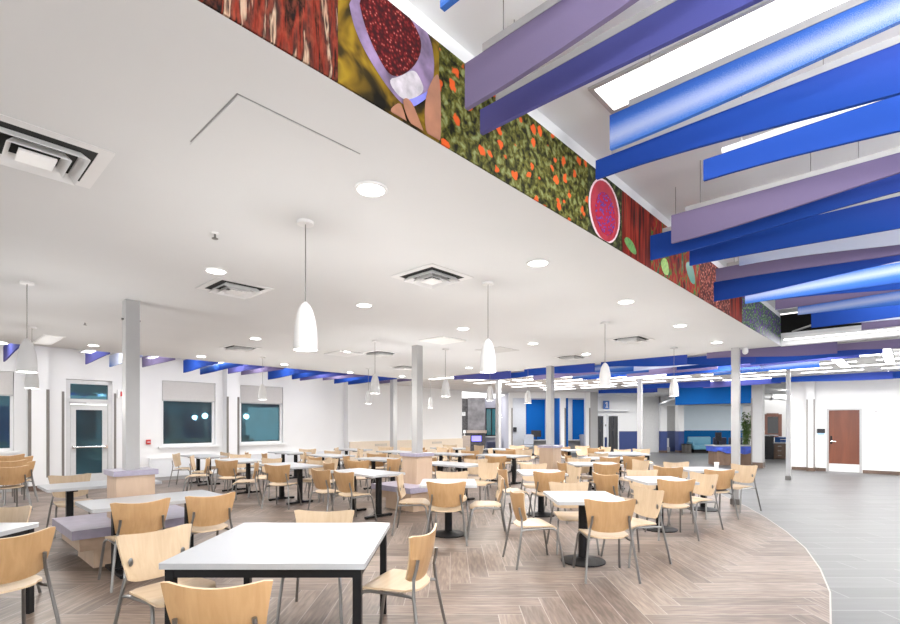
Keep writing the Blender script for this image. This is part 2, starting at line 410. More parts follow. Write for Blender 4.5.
# windows
def window(n, ua, ub, label):
    w = sempty('window_%d' % n)
    z0, z1, t = .95, 2.80, .06
    fr = MB()
    fr.box(((ua+ub)/2, VW+.14, z0+t/2), (ub-ua, .1, t), TU); fr.box(((ua+ub)/2, VW+.14, z1-t/2), (ub-ua, .1, t), TU)
    fr.box((ua+t/2, VW+.14, (z0+z1)/2), (t, .1, z1-z0), TU); fr.box((ub-t/2, VW+.14, (z0+z1)/2), (t, .1, z1-z0), TU)
    obj('window_frame', fr, 'trimwhite', w, smooth=False)
    obj('pane', MB().box(((ua+ub)/2, VW+.15, (z0+z1)/2), (ub-ua-.1, .02, z1-z0-.1), TU), 'glass', w, smooth=False)
    obj('window_sill', MB().box(((ua+ub)/2, VW-.01, z0-.03), (ub-ua+.2, .16, .05), TU), 'trimwhite', w, smooth=False)
    s = thing('roller_shade', label, 'window shade')
    obj('shade_cloth', MB().box(((ua+ub)/2, VW+.03, (2.26+2.79)/2), (ub-ua-.03, .02, 2.79-2.26), TU), 'shade', s, smooth=False)
    obj('hem_bar', MB().box(((ua+ub)/2, VW+.03, 2.245), (ub-ua-.03, .035, .035), TU), 'alum', s, smooth=False)
window(1, uw0a, uw0b, 'beige roller shade half drawn on the window beside the stacked chairs')
window(2, uw1a, uw1b, 'grey roller shade on the window nearer the glass door')
window(3, uw2a, uw2b, 'grey roller shade on the window beyond the white pilaster')
# glass entrance door
d = sempty('door_1')
fr = MB(); fw = .09
zt = 2.69
fr.box((ud0+fw/2, VW+.1, zt/2), (fw, .14, zt), TU); fr.box((ud1-fw/2, VW+.1, zt/2), (fw, .14, zt), TU)
fr.box(((ud0+ud1)/2, VW+.1, zt-.05), (ud1-ud0, .14, .1), TU); fr.box(((ud0+ud1)/2, VW+.1, 2.15), (ud1-ud0, .14, .12), TU)
obj('door_frame', fr, 'doormetal', d, smooth=False)
obj('transom_pane', MB().box(((ud0+ud1)/2, VW+.1, 2.42), (ud1-ud0-.16, .02, .46), TU), 'glass', d, smooth=False)
da, db = ud0+.1, ud1-.1
lf = MB()
lf.box((da+.055, VW+.09, 1.04), (.11, .06, 2.05), TU); lf.box((db-.055, VW+.09, 1.04), (.11, .06, 2.05), TU)
lf.box(((da+db)/2, VW+.09, 2.0), (db-da-.22, .06, .13), TU); lf.box(((da+db)/2, VW+.09, .16), (db-da-.22, .06, .28), TU)
lo = obj('door_leaf', lf, 'doormetal', d, smooth=False)
obj('pane', MB().box(((da+db)/2, VW+.1, 1.12), (db-da-.20, .02, 1.66), TU), 'glass', lo, smooth=False)
pbm = MB().tube([uv(da+.04, VW+.0, .99), uv(db-.04, VW+.0, .99)], .028, 10)
pbm.box((da+.05, VW+.03, .99), (.06, .1, .07), TU); pbm.box((db-.05, VW+.03, .99), (.09, .1, .09), TU)
obj('push_bar', pbm, 'chrome', lo)
obj('door_closer', MB().box(((da+db)/2-.25, VW+.02, 2.11), (.35, .07, .05), TU), 'alum', d, smooth=False)
# pilasters with steel corner guards
def pilaster(n, pa, pb, prot, mat='white', z1=3.6):
    v = VW-prot; ua, ub = u_at(pa, v), u_at(pb, v)
    p = sempty('trim_%d' % n)
    obj('pilaster', MB().box(((ua+ub)/2, VW-prot/2, z1/2), (ub-ua, prot, z1), TU), mat, p, smooth=False)
    for u in (ua+.005, ub-.035):
        obj('corner_guard', MB().box((u+.015, v-.006, 1.35), (.06, .012, 2.1), TU), 'guard', p, smooth=False)
    obj('base_tile', MB().box(((ua+ub)/2, VW-prot/2-.01, .06), (ub-ua+.02, prot+.02, .12), TU), 'brownbase', p, smooth=False)
pilaster(1, 28.5, 49, .30); pilaster(2, 227, 239, .30)
for k, px in enumerate((63, 115)):
    u = u_at(px, VW)
    t = struct('trim_%d' % (3+k), MB().box((u, VW-.008, 1.33), (.05, .014, 2.1), TU), 'guard', smooth=False)
# baseboards along the window wall
bb = MB().box(((u_at(49, VW-.3)+.02+ud0)/2, VW-.01, .055), (ud0-u_at(49, VW-.3)-.04, .02, .11), TU)
struct('baseboard_1', bb, 'brownbase', smooth=False)
struct('baseboard_2', MB().box(((ud1+.05+UST)/2, VW-.01, .055), (UST-ud1-.07, .02, .11), TU), 'brownbase', smooth=False)
# heaters
for pa, pb, lab in ((-40, 27, 'white wall heater under the window beside the stacked chairs'), (150, 225, 'white wall heater under the window near the glass door'), (241, 342, 'long white wall heater under the window beyond the pilaster')):
    v = VW-.11; ua, ub = u_at(pa, v), u_at(pb, v)
    h = thing('wall_heater', lab, 'heater')
    obj('cover', MB().box(((ua+ub)/2, VW-.075, .35), (ub-ua, .13, .50), TU), 'heater', h, smooth=False, bevel=.01)
    obj('top_rail', MB().box(((ua+ub)/2, VW-.08, .615), (ub-ua+.01, .145, .03), TU), 'trimwhite', h, smooth=False)
    obj('base_rail', MB().box(((ua+ub)/2, VW-.075, .05), (ub-ua, .1, .1), TU), 'greycol', h, smooth=False)
# alarms on the window wall
u = u_at(120, VW); Y = uv(u, VW).y; a = thing('alarm_strobe', 'small red and white alarm strobe high beside the glass door', 'alarm', uv(u, VW-.03, zat(394, Y)), ANG)
obj('housing', MB().box((0, 0, 0), (.14, .06, .22)), 'diffw', a, smooth=False, bevel=.01)
obj('red_face', MB().box((.03, -.035, 0), (.07, .02, .13)), 'red', a, smooth=False)
u = u_at(148, VW); Y = uv(u, VW).y; a = thing('fire_alarm_pull', 'small red fire alarm pull box on white wall by the first column', 'alarm', uv(u, VW-.03, zat(442, Y)), ANG)
obj('housing', MB().box((0, 0, 0), (.11, .06, .13)), 'red', a, smooth=False, bevel=.008)
obj('pull_bar', MB().box((0, -.036, .0), (.075, .014, .02)), 'diffw', a, smooth=False)

# ------------------------------------------------------------------ door wall (square to U)
PR = Vector((12.8, 16.2, 0)); UR, VR = touv(12.8, 16.2)
def sv(s): return VR - s
def s_at(px, off=0.0):
    k = (px-CX)/F; P = uv(UR-off, VR)
    return (k*P.y - P.x)/(UY + k*UX)
def rbox(mb, s0, s1, z0, z1, off, th, mi=0):
    """box on the door wall: front face 'off' in front of the wall plane, th thick"""
    return mb.box((UR-off+th/2, sv((s0+s1)/2), (z0+z1)/2), (th, s1-s0, z1-z0), TU, mi)
sd0, sd1 = s_at(826.5), s_at(862)
w = MB(); s_l = s_at(791)
rbox(w, s_l, sd0, 0, 3.3, 0, .2); rbox(w, sd1, 9, 0, 3.3, 0, .2); rbox(w, sd0, sd1, 2.08, 3.3, 0, .2)
struct('wall_door_side', w, 'white', smooth=False)
w = MB(); rbox(w, s_at(762.5), s_at(755), 0, 3.3, .12, .3) if False else None
d = sempty('door_2')
m = MB(); rbox(m, sd0, sd0+.06, 0, 2.08, .02, .16); rbox(m, sd1-.06, sd1, 0, 2.08, .02, .16); rbox(m, sd0+.06, sd1-.06, 2.03, 2.08, .02, .16)
obj('door_frame', m, 'alum', d, smooth=False)
dl = obj('door_leaf', rbox(MB(), sd0+.06, sd1-.06, .01, 2.03, -.03, .05), 'redwood', d, smooth=False)
obj('kick_plate', rbox(MB(), sd0+.065, sd1-.065, .012, .27, -.02, .012), plain('brushed_plate', (.70, .70, .70), .45, .3), dl, smooth=False)
hm = MB(); rbox(hm, sd0+.10, sd0+.15, .92, 1.18, .0, .03); 
h1 = obj('lock_plate', hm, 'black', dl, smooth=False)
P0 = uv(UR-.05, sv(sd0+.125), 1.0)
obj('lever_handle', MB().tube([P0+Vector((.03, .03, 0)), P0, uv(UR-.05, sv(sd0+.26), 1.0)], .014), 'chrome', dl)
# pilaster by the door with guards
p = sempty('trim_5')
s0, s1 = s_at(806.5, .25), s_at(814.5, .25)
obj('pilaster', rbox(MB(), s0, s1, 0, 3.3, .25, .25), 'white', p, smooth=False)
for s in (s0, s1-.03): obj('corner_guard', rbox(MB(), s, s+.035, .12, 2.4, .258, .012), 'guard', p, smooth=False)
obj('base_tile', rbox(MB(), s0-.01, s1+.01, 0, .12, .262, .27), 'brownbase', p, smooth=False)
for k, (a, b) in enumerate(((s_l, s0), (s1, sd0), (sd1, 9))):
    struct('baseboard_%d' % (3+k), rbox(MB(), a+.015, b-.015, 0, .11, .015, .015), 'brownbase', smooth=False)
sg = thing('room_sign', 'small dark sign with a pale lower strip beside the cherry door', 'sign')
s0, s1 = s_at(817), s_at(826)
obj('sign_plate', rbox(MB(), s0, s1-.02, 1.27, 1.42, .022, .02), 'screen', sg, smooth=False)
obj('pale_strip', rbox(MB(), s0+.02, s1-.04, 1.21, 1.27, .022, .02), plain('sign_strip', (.35, .55, .75), .4), sg, smooth=False)
th = thing('thermostat', 'small pale square plate high on the wall beyond the cherry door', 'thermostat')
s0 = s_at(873); obj('plate', rbox(MB(), s0, s0+.14, 1.90, 2.04, .025, .023), 'diffw', th, smooth=False, bevel=.008); obj('dial', rbox(MB(), s0+.04, s0+.10, 1.95, 1.99, .032, .01), 'alum', th, smooth=False)

# lounge opening: pilaster, blue header
p = sempty('trim_6'); s0, s1 = s_at(751.5, .1), s_at(762.5, .1)
obj('pilaster', rbox(MB(), s0, s1, 0, 3.2, .1, .35), 'greycol', p, smooth=False)
obj('corner_guard', rbox(MB(), s0-.012, s0+.03, .12, 2.5, .112, .012), 'guard', p, smooth=False)
obj('base_tile', rbox(MB(), s0-.01, s1+.01, 0, .2, .112, .37), 'brownbase', p, smooth=False)
hb = MB(); sA, sB = s_at(676), s0
nseg = 14; pts = []
for i in range(nseg+1):
    t = i/nseg; s = sA+(sB-sA)*t; pts.append((UR-.10-.35*math.sin(math.pi*t), sv(s)))
poly = pts + [(UR+.25, sv(sB)), (UR+.25, sv(sA))]
struct('trim_lounge_header', MB().prism(poly, 2.33, ACT-.005, T=TU), 'hdrblue')
# lounge and lobby walls far behind (square to the view)
def wallY(name, px0, px1, Y, z0, z1, mat, th=.12):
    x0, x1 = (px0-CX)/F*Y, (px1-CX)/F*Y
    return struct(name, MB().box(((x0+x1)/2, Y+th/2, (z0+z1)/2), (x1-x0, th, z1-z0)), mat, smooth=False)
wallY('wall_lounge_upper', 683, 742.5, 29, 1.2, 3.1, 'paleblue'); wallY('wall_lounge_lower', 683, 742.5, 29, 0, 1.2, plain('lounge_blue', (.003, .10, .32), .6, spec=.08))
wallY('wall_lounge_end', 742.5, 830, 29.02, 0, 3.1, 'white')
struct('ceiling_lounge', MB().prism([(9.2, 20.4), (10.9, 18.5), (18.3, 30), (12.2, 30)], 2.62, 2.7), 'ceil', smooth=False)
# alcove / restroom entry, px 642-684
wallY('wall_corridor', 641.5, 661, 27.6, 0, 3.1, plain('pale_grey_paint', (.62, .62, .62), .6))
for nm, a, b in (('trim_alcove_post_near', 660.5, 667), ('trim_alcove_post_far', 678.5, 684)):
    p = sempty(nm); x0, x1 = (a-CX)/F*27.4, (b-CX)/F*27.4
    obj('upper_post', MB().box(((x0+x1)/2, 27.6, 2.14), (x1-x0, .4, 1.92)), 'white', p, smooth=False)
    obj('blue_dado', MB().box(((x0+x1)/2, 27.6, .65), (x1-x0, .41, 1.06)), 'dkblue', p, smooth=False)
    obj('base_tile', MB().box(((x0+x1)/2, 27.59, .06), (x1-x0+.02, .44, .12)), 'brownbase', p, smooth=False)
wallY('wall_alcove_upper', 664, 681, 28.6, 1.18, 3.1, plain('alcove_grey', (.50, .49, .48), .6)); wallY('wall_alcove_lower', 664, 681, 28.6, 0, 1.18, plain('alcove_blue', (.04, .06, .16), .5))
x0, x1 = (660.5-CX)/F*27.4, (684-CX)/F*27.4
struct('trim_alcove_lintel', MB().box(((x0+x1)/2, 27.6, 2.86), (x1-x0, .38, .5)), 'white', smooth=False)
nb = thing('notice_stand', 'small white panel leaning inside the blue alcove', 'panel')
x = (667.8-CX)/F*27.9; obj('panel', MB().box((x, 28.0, .53), (.2, .05, .5)), 'trimwhite', nb, smooth=False); obj('foot', MB().box((x, 28.0, .14), (.24, .2, .28)), 'greylam', nb, smooth=False)
# elevator lobby
wallY('wall_elevator_upper', 588, 642, 27.3, 1.18, 3.1, 'white'); wallY('wall_elevator_lower', 588, 642, 27.3, 0, 1.18, 'dkblue')
for n, (a, b) in enumerate(((597.5, 603.5), (608.5, 618))):
    x0, x1 = (a-CX)/F*27.2, (b-CX)/F*27.2
    d = sempty('door_%d' % (3+n))
    q = MB(); xm = (x0+x1)/2
    q.box(((x0+xm)/2-.005, 27.27, 1.0), (xm-x0-.01, .05, 2.0)); 
    obj('door_leaf', q, 'elev', d, smooth=False)
    obj('door_leaf', MB().box(((x1+xm)/2+.005, 27.26, 1.0), (x1-xm-.01, .05, 2.0)), 'elev', d, smooth=False)
    f = MB(); f.box((x0-.03, 27.25, 1.02), (.06, .1, 2.04)); f.box((x1+.03, 27.25, 1.02), (.06, .1, 2.04)); f.box((xm, 27.25, 2.07), (x1-x0+.12, .1, .1))
    obj('door_frame', f, 'trimwhite', d, smooth=False)
x = (605.8-CX)/F*27.2
es = thing('call_panel', 'narrow white panel between the two dark elevator doors', 'panel'); obj('plate', MB().box((x, 27.26, 1.45), (.16, .04, 1.2)), 'trimwhite', es, smooth=False); obj('button', MB().box((x, 27.235, 1.5), (.06, .02, .1)), 'steel', es, smooth=False)
struct('trim_elevator_ledge', MB().box((((596+628)/2-CX)/F*27.2, 27.15, 2.33), (1.75, .3, .10)), 'trimwhite', smooth=False)
fs = thing('floor_number_sign', 'square blue sign with white numeral 1 above the elevator doors', 'sign')
x = (606.2-CX)/F*27.2; obj('sign_plate', MB().box((x, 27.2, 2.62), (.33, .05, .46)), 'signblue', fs, smooth=False)
obj('numeral', MB().add([(x+a*.3, 27.165+d_, 2.62+b*.3) for d_ in (0, .009) for a, b in ((-.16, -.5), (.34, -.5), (.34, -.38), (.18, -.38), (.18, .5), (.04, .5), (-.20, .34), (-.20, .20), (.03, .34), (.03, -.38), (-.16, -.38))], [tuple(range(11)), tuple(range(21, 10, -1))] + [(k, (k+1) % 11, 11+(k+1) % 11, 11+k) for k in range(11)]), 'trimwhite', fs, smooth=False)

# long side of the concourse, out of view but mirrored in the night windows
sw = struct('wall_concourse_side', MB().box((10, -13.1, 1.7), (20, .2, 3.4), TU), 'trimwhite', smooth=False)
for k, (a, b, m_) in enumerate(((1, 5, 'hdrblue'), (6.5, 9, 'dkstone'), (10, 14, 'dkblue'), (15, 18, 'hdrblue'))):
    struct('trim_side_panel_%d' % (k+1), MB().box(((a+b)/2, -12.98, 1.5), (b-a, .04, 2.6), TU), m_, smooth=False)

# ------------------------------------------------------------------ glazed office block
OY = 24.0
def ox(px, Y=OY): return (px-CX)/F*Y
struct('wall_office_front', MB().box(((ox(509)+ox(598))/2, OY+.1, 2.97), (ox(598)-ox(509)-.02, .2, .28)), 'white', smooth=False)
for n, (a, b, mt) in enumerate(((509, 512.5, 'white'), (551.5, 552.5, 'greycol'), (560.8, 565.5, 'white'), (585.5, 590, 'white'), (590.1, 597.5, 'greycol'))):
    p = sempty('trim_office_post_%d' % (n+1))
    obj('post', MB().box(((ox(a)+ox(b))/2, OY+.1, 1.555), (ox(b)-ox(a), .3, 3.11)), mt, p, smooth=False)
    if n in (0, 2, 3): obj('corner_guard', MB().box((ox(b)-.03, OY-.06, 1.3), (.06, .02, 2.1)), 'guard', p, smooth=False)
wallY('wall_office_back', 505, 588, 27.0, 0, 3.1, plain('office_grey_white', (.62, .63, .64), .6))
for a, b in ((526, 545), (572.5, 586.5)):
    pn = struct('trim_blue_panel_%d' % a, MB().box(((ox(a, 26.95)+ox(b, 26.95))/2, 26.96, 1.75), (ox(b, 26.95)-ox(a, 26.95), .04, 2.3)), 'blue', smooth=False)
struct('wall_office_divider', MB().box((ox(560.2, 25.5)+.03, 25.5, 1.5), (.08, 2.9, 3.0)), 'blue', smooth=False)
struct('wall_office_side', MB().box((2.77+.06, 26.9, 1.55), (.12, 5.5, 3.1)), 'lilac', smooth=False)
cr = thing('wall_mounted_card_reader', 'small black card reader on the white office wall', 'card reader'); obj('housing', MB().box((ox(515.3, 26.8), 26.95, 1.28), (.18, .1, .24)), 'black', cr, smooth=False, bevel=.01); obj('face', MB().box((ox(515.3, 26.8), 26.89, 1.28), (.1, .02, .15)), 'screen', cr, smooth=False)
def office_desk(x, y, w, label, mt):
    t = thing('office_desk', label, 'desk', (x, y, 0))
    obj('desktop', MB().box((0, 0, .735), (w, .7, .04)), mt, t, smooth=False, bevel=.006)
    obj('modesty_panel', MB().box((0, .28, .45), (w-.1, .03, .5)), mt, t, smooth=False)
    for s in (-1, 1): obj('side_panel', MB().box((s*(w/2-.04), 0, .36), (.04, .6, .715)), mt, t, smooth=False)
    return t
def monitor(x, y, label, w=.52, z=.757, rz=0):
    t = thing('monitor', label, 'monitor', (x, y, z), rz)
    obj('screen', MB().box((0, 0, .32), (w, .03, .34)), 'screen', t, smooth=False, bevel=.008)
    obj('stand', MB().box((0, .03, .09), (.06, .03, .17)).box((0, .02, .007), (.22, .18, .014)), 'black', t, smooth=False)
def office_chair(x, y, rz, label, mt):
    t = thing('office_chair', label, 'chair', (x, y, 0), rz)
    obj('seat', MB().box((0, 0, .47), (.5, .5, .09)), mt, t, bevel=.03)
    obj('backrest', MB().sheet(lambda i, j: ((i*.24, -.25-.06*j+.04*i*i, .55+.5*j-.03*i*i*j), (0, 1, .1)), 8, 6, .05, 0, 0, 0), mt, t)
    obj('post', MB().lathe([(.03, .08), (.03, .43)], 10), 'black', t)
    b = MB()
    for k in range(5):
        a = k*2*math.pi/5; b.tube([(0, 0, .1), (.3*math.cos(a), .3*math.sin(a), .05)], .022, 6); b.lathe([(.03, .0), (.03, .06)], 8, Matrix.Translation((.3*math.cos(a), .3*math.sin(a), 0)))
    obj('star_base', b, 'black', t)
office_desk(ox(536, 25.9), 25.9, 1.3, 'pale office desk before the blue wall panel behind the short planter', 'greylam')
monitor(ox(536, 25.9), 25.85, 'black monitor on the pale office desk before the blue panel')
office_chair(ox(528, 25.0), 25.0, math.pi*.9, 'pale grey office chair before the pale desk with monitor', 'greyfab')
office_desk(ox(574, 25.9), 25.9, .95, 'grey office desk in the bay with the narrow blue panel', 'greylam')
office_chair(ox(583, 25.9), 25.15, -1.2, 'grey office chair beside the grey desk in the narrow blue bay', 'greylam')

# ------------------------------------------------------------------ fireplace nook
FY = 29.4
wallY('wall_nook_back', 455, 503, FY, 0, 3.1, 'lilac')
wallY('wall_nook_dark', 455, 468.5, FY-.1, 0, 3.1, 'dkstone', .1)
fp = thing('fireplace', 'grey stone fireplace with pale mantel and violet glow', 'fireplace')
fx0, fx1 = ox(468, 28.8), ox(485, 28.8)
obj('chimney_breast', MB().box(((fx0+fx1)/2, 29.05, 2.15), (fx1-fx0, .5, 1.9)), 'stone', fp, smooth=False)
obj('mantel', MB().box(((fx0+fx1)/2, 28.98, 1.13), (fx1-fx0+.16, .66, .16)), 'mantel', fp, smooth=False)
xa, xb = ox(471, 28.8), ox(482.5, 28.8)
m = MB(); m.box(((fx0+xa)/2, 29.05, .525), (xa-fx0, .5, 1.05)); m.box(((xb+fx1)/2, 29.05, .525), (fx1-xb, .5, 1.05)); m.box(((xa+xb)/2, 29.05, .98), (xb-xa, .5, .14)); m.box(((xa+xb)/2, 29.05, .25), (xb-xa, .5, .5))
obj('surround', m, 'dkstone', fp, smooth=False)
fbx = obj('firebox', MB().box(((xa+xb)/2, 29.2, .70), (xb-xa, .1, .42)), 'screen', fp, smooth=False)
obj('flame_panel', MB().box(((xa+xb)/2, 29.13, .72), (xb-xa-.1, .03, .32)), 'fire', fbx, smooth=False)
w = sempty('window_4'); x0, x1 = ox(486, FY), ox(497, FY)
f = MB()
for xx in (x0, (x0+x1)/2, x1): f.box((xx, FY-.03, 1.7), (.05, .06, 1.6))
f.box(((x0+x1)/2, FY-.03, .9), (x1-x0+.05, .06, .05)); f.box(((x0+x1)/2, FY-.03, 2.5), (x1-x0+.05, .06, .05))
obj('window_frame', f, 'black', w, smooth=False); obj('pane', MB().box(((x0+x1)/2, FY-.012, 1.7), (x1-x0, .02, 1.58)), 'tealglass', w, smooth=False)
obj('window_sill', MB().box(((x0+x1)/2, FY-.1, .82), (x1-x0+.1, .2, .06)), 'trimwhite', w, smooth=False)
cb = thing('side_cabinet', 'pale wooden side cabinet beside the stone fireplace', 'cabinet', (ox(466.2, 27.6), 27.6, 0))
obj('body', MB().box((0, 0, .47), (.44, .4, .9)), 'mantel', cb, smooth=False); obj('plinth', MB().box((0, 0, .02), (.4, .36, .04)), 'black', cb, smooth=False); obj('door', MB().box((0, -.21, .47), (.4, .02, .82)), 'mantel', cb, smooth=False)
st = thing('table_lamp', 'small white lamp standing on the pale side cabinet', 'lamp', (ox(464.5, 27.6), 27.6, .922)); obj('lamp_base', MB().lathe([(.05, 0), (.05, .02), (.015, .03), (.015, .16)], 10), 'diffw', st); obj('lamp_shade', MB().lathe([(.09, .15), (.06, .32)], 12), 'cup', st)
sc = thing('wall_sconce', 'small black wall sconce on the lilac wall near the teal window', 'lamp', (2.70, 27.7, 2.0))
obj('housing', MB().box((0, 0, 0), (.1, .12, .1)), 'black', sc, smooth=False); obj('lens', MB().box((0, 0, .06), (.08, .1, .02)).box((0, 0, -.06), (.08, .1, .02)), 'lens', sc, smooth=False)
tv = thing('wall_clock', 'small white square wall clock on the dark nook wall', 'clock', (ox(463.8, 29.2), 29.27, 1.575+10*29.2/F)); obj('clock_face', MB().box((0, 0, 0), (.2, .04, .22)), 'diffw', tv, smooth=False); obj('clock_hand', MB().box((0, -.025, .03), (.015, .01, .09)), 'black', tv, smooth=False)
ac = thing('lounge_armchair', 'dark armchair low against the lilac nook wall', 'chair', (2.2, 27.0, 0), math.pi/2)
obj('seat', MB().box((0, 0, .3), (.6, .6, .28)), 'navy', ac, bevel=.04); obj('backrest', MB().box((0, -.30, .52), (.62, .14, .55)), 'navy', ac, bevel=.04)
for s in (-1, 1): obj('armrest', MB().box((s*.33, 0, .4), (.1, .62, .4)), 'navy', ac, bevel=.03)
for s in (-1, 1):
    for q in (-1, 1): obj('leg', MB().box((s*.27, q*.25, .08), (.04, .04, .16)), 'black', ac, smooth=False)

# ------------------------------------------------------------------ lounge furniture and office beyond
so = thing('sofa', 'turquoise sofa against the blue lounge wall', 'sofa', (ox(703.5, 27.4), 27.4, 0))
obj('seat', MB().box((0, -.1, .30), (1.5, .75, .22)), 'turq', so, bevel=.04); obj('backrest', MB().box((-.1, .30, .62), (1.25, .16, .50)), 'turq', so, bevel=.05)
obj('armrest', MB().box((-.72, -.02, .42), (.12, .72, .36)), 'turq', so, bevel=.04); obj('plinth', MB().box((0, -.08, .10), (1.4, .6, .20)), 'black', so, smooth=False)
bt = thing('side_table', 'dark round side table beside the turquoise sofa', 'table', (ox(686.5, 27.1), 27.1, 0))
obj('drum', MB().lathe([(.24, .0), (.24, .46)], 20), 'pot', bt); obj('top', MB().lathe([(.26, .46), (.26, .49)], 20), 'black', bt)
for k, px in enumerate((723, 739)):
    a = thing('lounge_armchair', ('dark navy armchair behind the blue counter, nearer the turquoise sofa', 'dark navy armchair behind the blue counter, nearer the tall plant')[k], 'chair', (ox(px, 23.5), 23.5, 0), math.pi)
    obj('seat', MB().box((0, 0, .32), (.6, .6, .26)), 'navy', a, bevel=.04); obj('backrest', MB().box((0, -.3, .62), (.62, .13, .62)), 'navy', a, bevel=.05)
    for s in (-1, 1): obj('armrest', MB().box((s*.32, 0, .42), (.09, .6, .36)), 'navy', a, bevel=.03)
    for s in (-1, 1):
        for q in (-1, 1): obj('leg', MB().box((s*.25, q*.25, .1), (.04, .04, .2)), 'black', a, smooth=False)
cn = thing('lounge_counter', 'low walnut counter with a rippled blue apron and white top', 'counter', (ox(733, 19.3), 19.3, 0), 0)
obj('front_panel', MB().prism([(-.80, -.33), (.80, -.33), (.80, .3), (-.80, .3)], 0, .56), 'walnut', cn, smooth=False)
ap = MB(); n = 16; vs = []; fsx = []
for i in range(n+1):
    x = -.88+1.76*i/n; zb = .48+.045*math.sin(i*1.1)+(.10*abs(i/n-.45) if i/n < .45 else -.10*(i/n-.45)); y = -.40+.02*math.sin(i*1.9)
    vs += [(x, y, zb), (x, y, .72), (x, .33, .72), (x, .33, zb)]
for i in range(n):
    for q in range(4): fsx.append((i*4+q, i*4+(q+1) % 4, i*4+4+(q+1) % 4, i*4+4+q))
fsx += [(0, 1, 2, 3), (n*4+3, n*4+2, n*4+1, n*4)]
obj('apron', ap.add(vs, fsx), 'drapeblue', cn)
obj('counter_top', MB().box((0, -.03, .742), (1.84, .80, .035)), 'laminate', cn, smooth=False, bevel=.008)
monitor(ox(719, 19.4), 19.45, 'small dark tablet on a stand on the white counter top', .25, .762)
# tall potted bamboo
pt = thing('potted_bamboo', 'tall leafy green plant beside the white post beyond the counter', 'plant', (ox(746, 21.2), 21.2, 0))
obj('pot', MB().lathe([(.17, 0), (.22, .42), (.24, .45), (.2, .46)], 18), 'pot', pt)
stm = MB(); lv = MB(); rnd = random.Random(3)
for k in range(9):
    a = rnd.uniform(0, 6.28); r = rnd.uniform(.02, .11); tx_, ty_ = r*math.cos(a), r*math.sin(a); hh = rnd.uniform(1.5, 2.15)
    top = (tx_*2.6+rnd.uniform(-.06, .06), ty_*2.6, hh)
    stm.tube([(tx_, ty_, .4), (tx_*1.5, ty_*1.5, hh*.55), top], .012, 6)
    for q in range(80):
        t = rnd.uniform(.25, 1.05); cx_, cy_, cz_ = tx_+(top[0]-tx_)*t, ty_+(top[1]-ty_)*t, .4+(hh-.4)*t
        an = rnd.uniform(0, 6.28); L = rnd.uniform(.10, .2); wd = .03; dz = rnd.uniform(-.09, .04)
        dx, dy = math.cos(an), math.sin(an)
        lv.add([(cx_, cy_, cz_), (cx_+dx*L*.45-dy*wd, cy_+dy*L*.45+dx*wd, cz_+.03), (cx_+dx*L, cy_+dy*L, cz_+dz), (cx_+dx*L*.45+dy*wd, cy_+dy*L*.45-dx*wd, cz_+.03)], [(0, 1, 2, 3)])
obj('stem', stm, 'stemg', pt); obj('foliage', lv, 'leaf', pt, fix=False, smooth=False)
# office beyond the opening
dk = thing('reception_desk', 'walnut drawer desk with white top and dark end in the open office', 'desk', (ox(776, 22.5), 22.5, 0), -.1)
obj('dark_end_panel', MB().box((-.46, 0, .52), (.38, .7, 1.04)), 'screen', dk, smooth=False)
obj('raised_shelf', MB().box((-.28, .25, 1.06), (.85, .35, .04)), 'laminate', dk, smooth=False)
obj('body', MB().box((.30, .02, .36), (1.1, .62, .68)), 'walnut', dk, smooth=False)
obj('desktop', MB().box((.32, 0, .72), (1.2, .74, .04)), 'laminate', dk, smooth=False)
for k in range(3):
    dr = obj('drawer', MB().box((-.02, -.305, .15+.21*k), (.36, .02, .19)), 'walnut', dk, smooth=False)
    obj('handle', MB().box((-.02, -.325, .17+.21*k), (.16, .02, .02)), 'chrome', dr, smooth=False)
for k, (dx, dy, rz) in enumerate(((.25, .08, .2), (.68, .06, -.15))):
    t = thing('document_tray', ('blue and white desk tray on the walnut desk, nearer the dark end', 'blue and white desk tray on the walnut desk, nearer the white column')[k], 'tray', (ox(776, 22.5)+dx, 22.5+dy, .742), rz)
    for q in range(3): obj('shelf', MB().box((0, 0, .04+.09*q), (.3, .3, .015)), ('signblue', 'trimwhite', 'signblue')[q], t, smooth=False)
    for s in (-1, 1): obj('side', MB().box((s*.15, 0, .12), (.012, .3, .24)), 'signblue', t, smooth=False)
oc = thing('storage_tub', 'small orange tub on the raised office shelf', 'tub', (ox(764.8, 22.6), 22.72, 1.082)); obj('tub', MB().lathe([(.06, 0), (.07, .16)], 14), 'orange', oc); obj('lid', MB().lathe([(.073, .16), (.073, .18)], 14), 'cup', oc)
wf = thing('framed_screen', 'dark screen in a wide cherry frame on the office wall', 'screen', (ox(772.5, 28.95), 28.95, 0))
f = MB(); f.box((-.42, 0, 1.5), (.2, .08, 1.3)); f.box((.42, 0, 1.5), (.2, .08, 1.3)); f.box((0, 0, 2.1), (.66, .08, .2)); f.box((0, 0, .92), (.66, .08, .2))
obj('frame', f, 'redwood', wf, smooth=False); obj('screen', MB().box((0, -.005, 1.5), (.64, .05, .98)), 'screen', wf, smooth=False)
dt = thing('ceiling_duct', 'white round air duct under the ceiling of the open office', 'duct'); obj('duct', MB().tube([(ox(758, 23), 23, 2.84), (ox(778, 23), 23, 2.82), (ox(786, 23), 22.6, 2.72), (ox(790, 23), 22.2, 2.45)], .13, 14), 'trimwhite', dt)
obj('flange', MB().tube([(ox(770, 23), 23, 2.83), (ox(771.5, 23), 23, 2.828)], .16, 14), 'alum', dt)

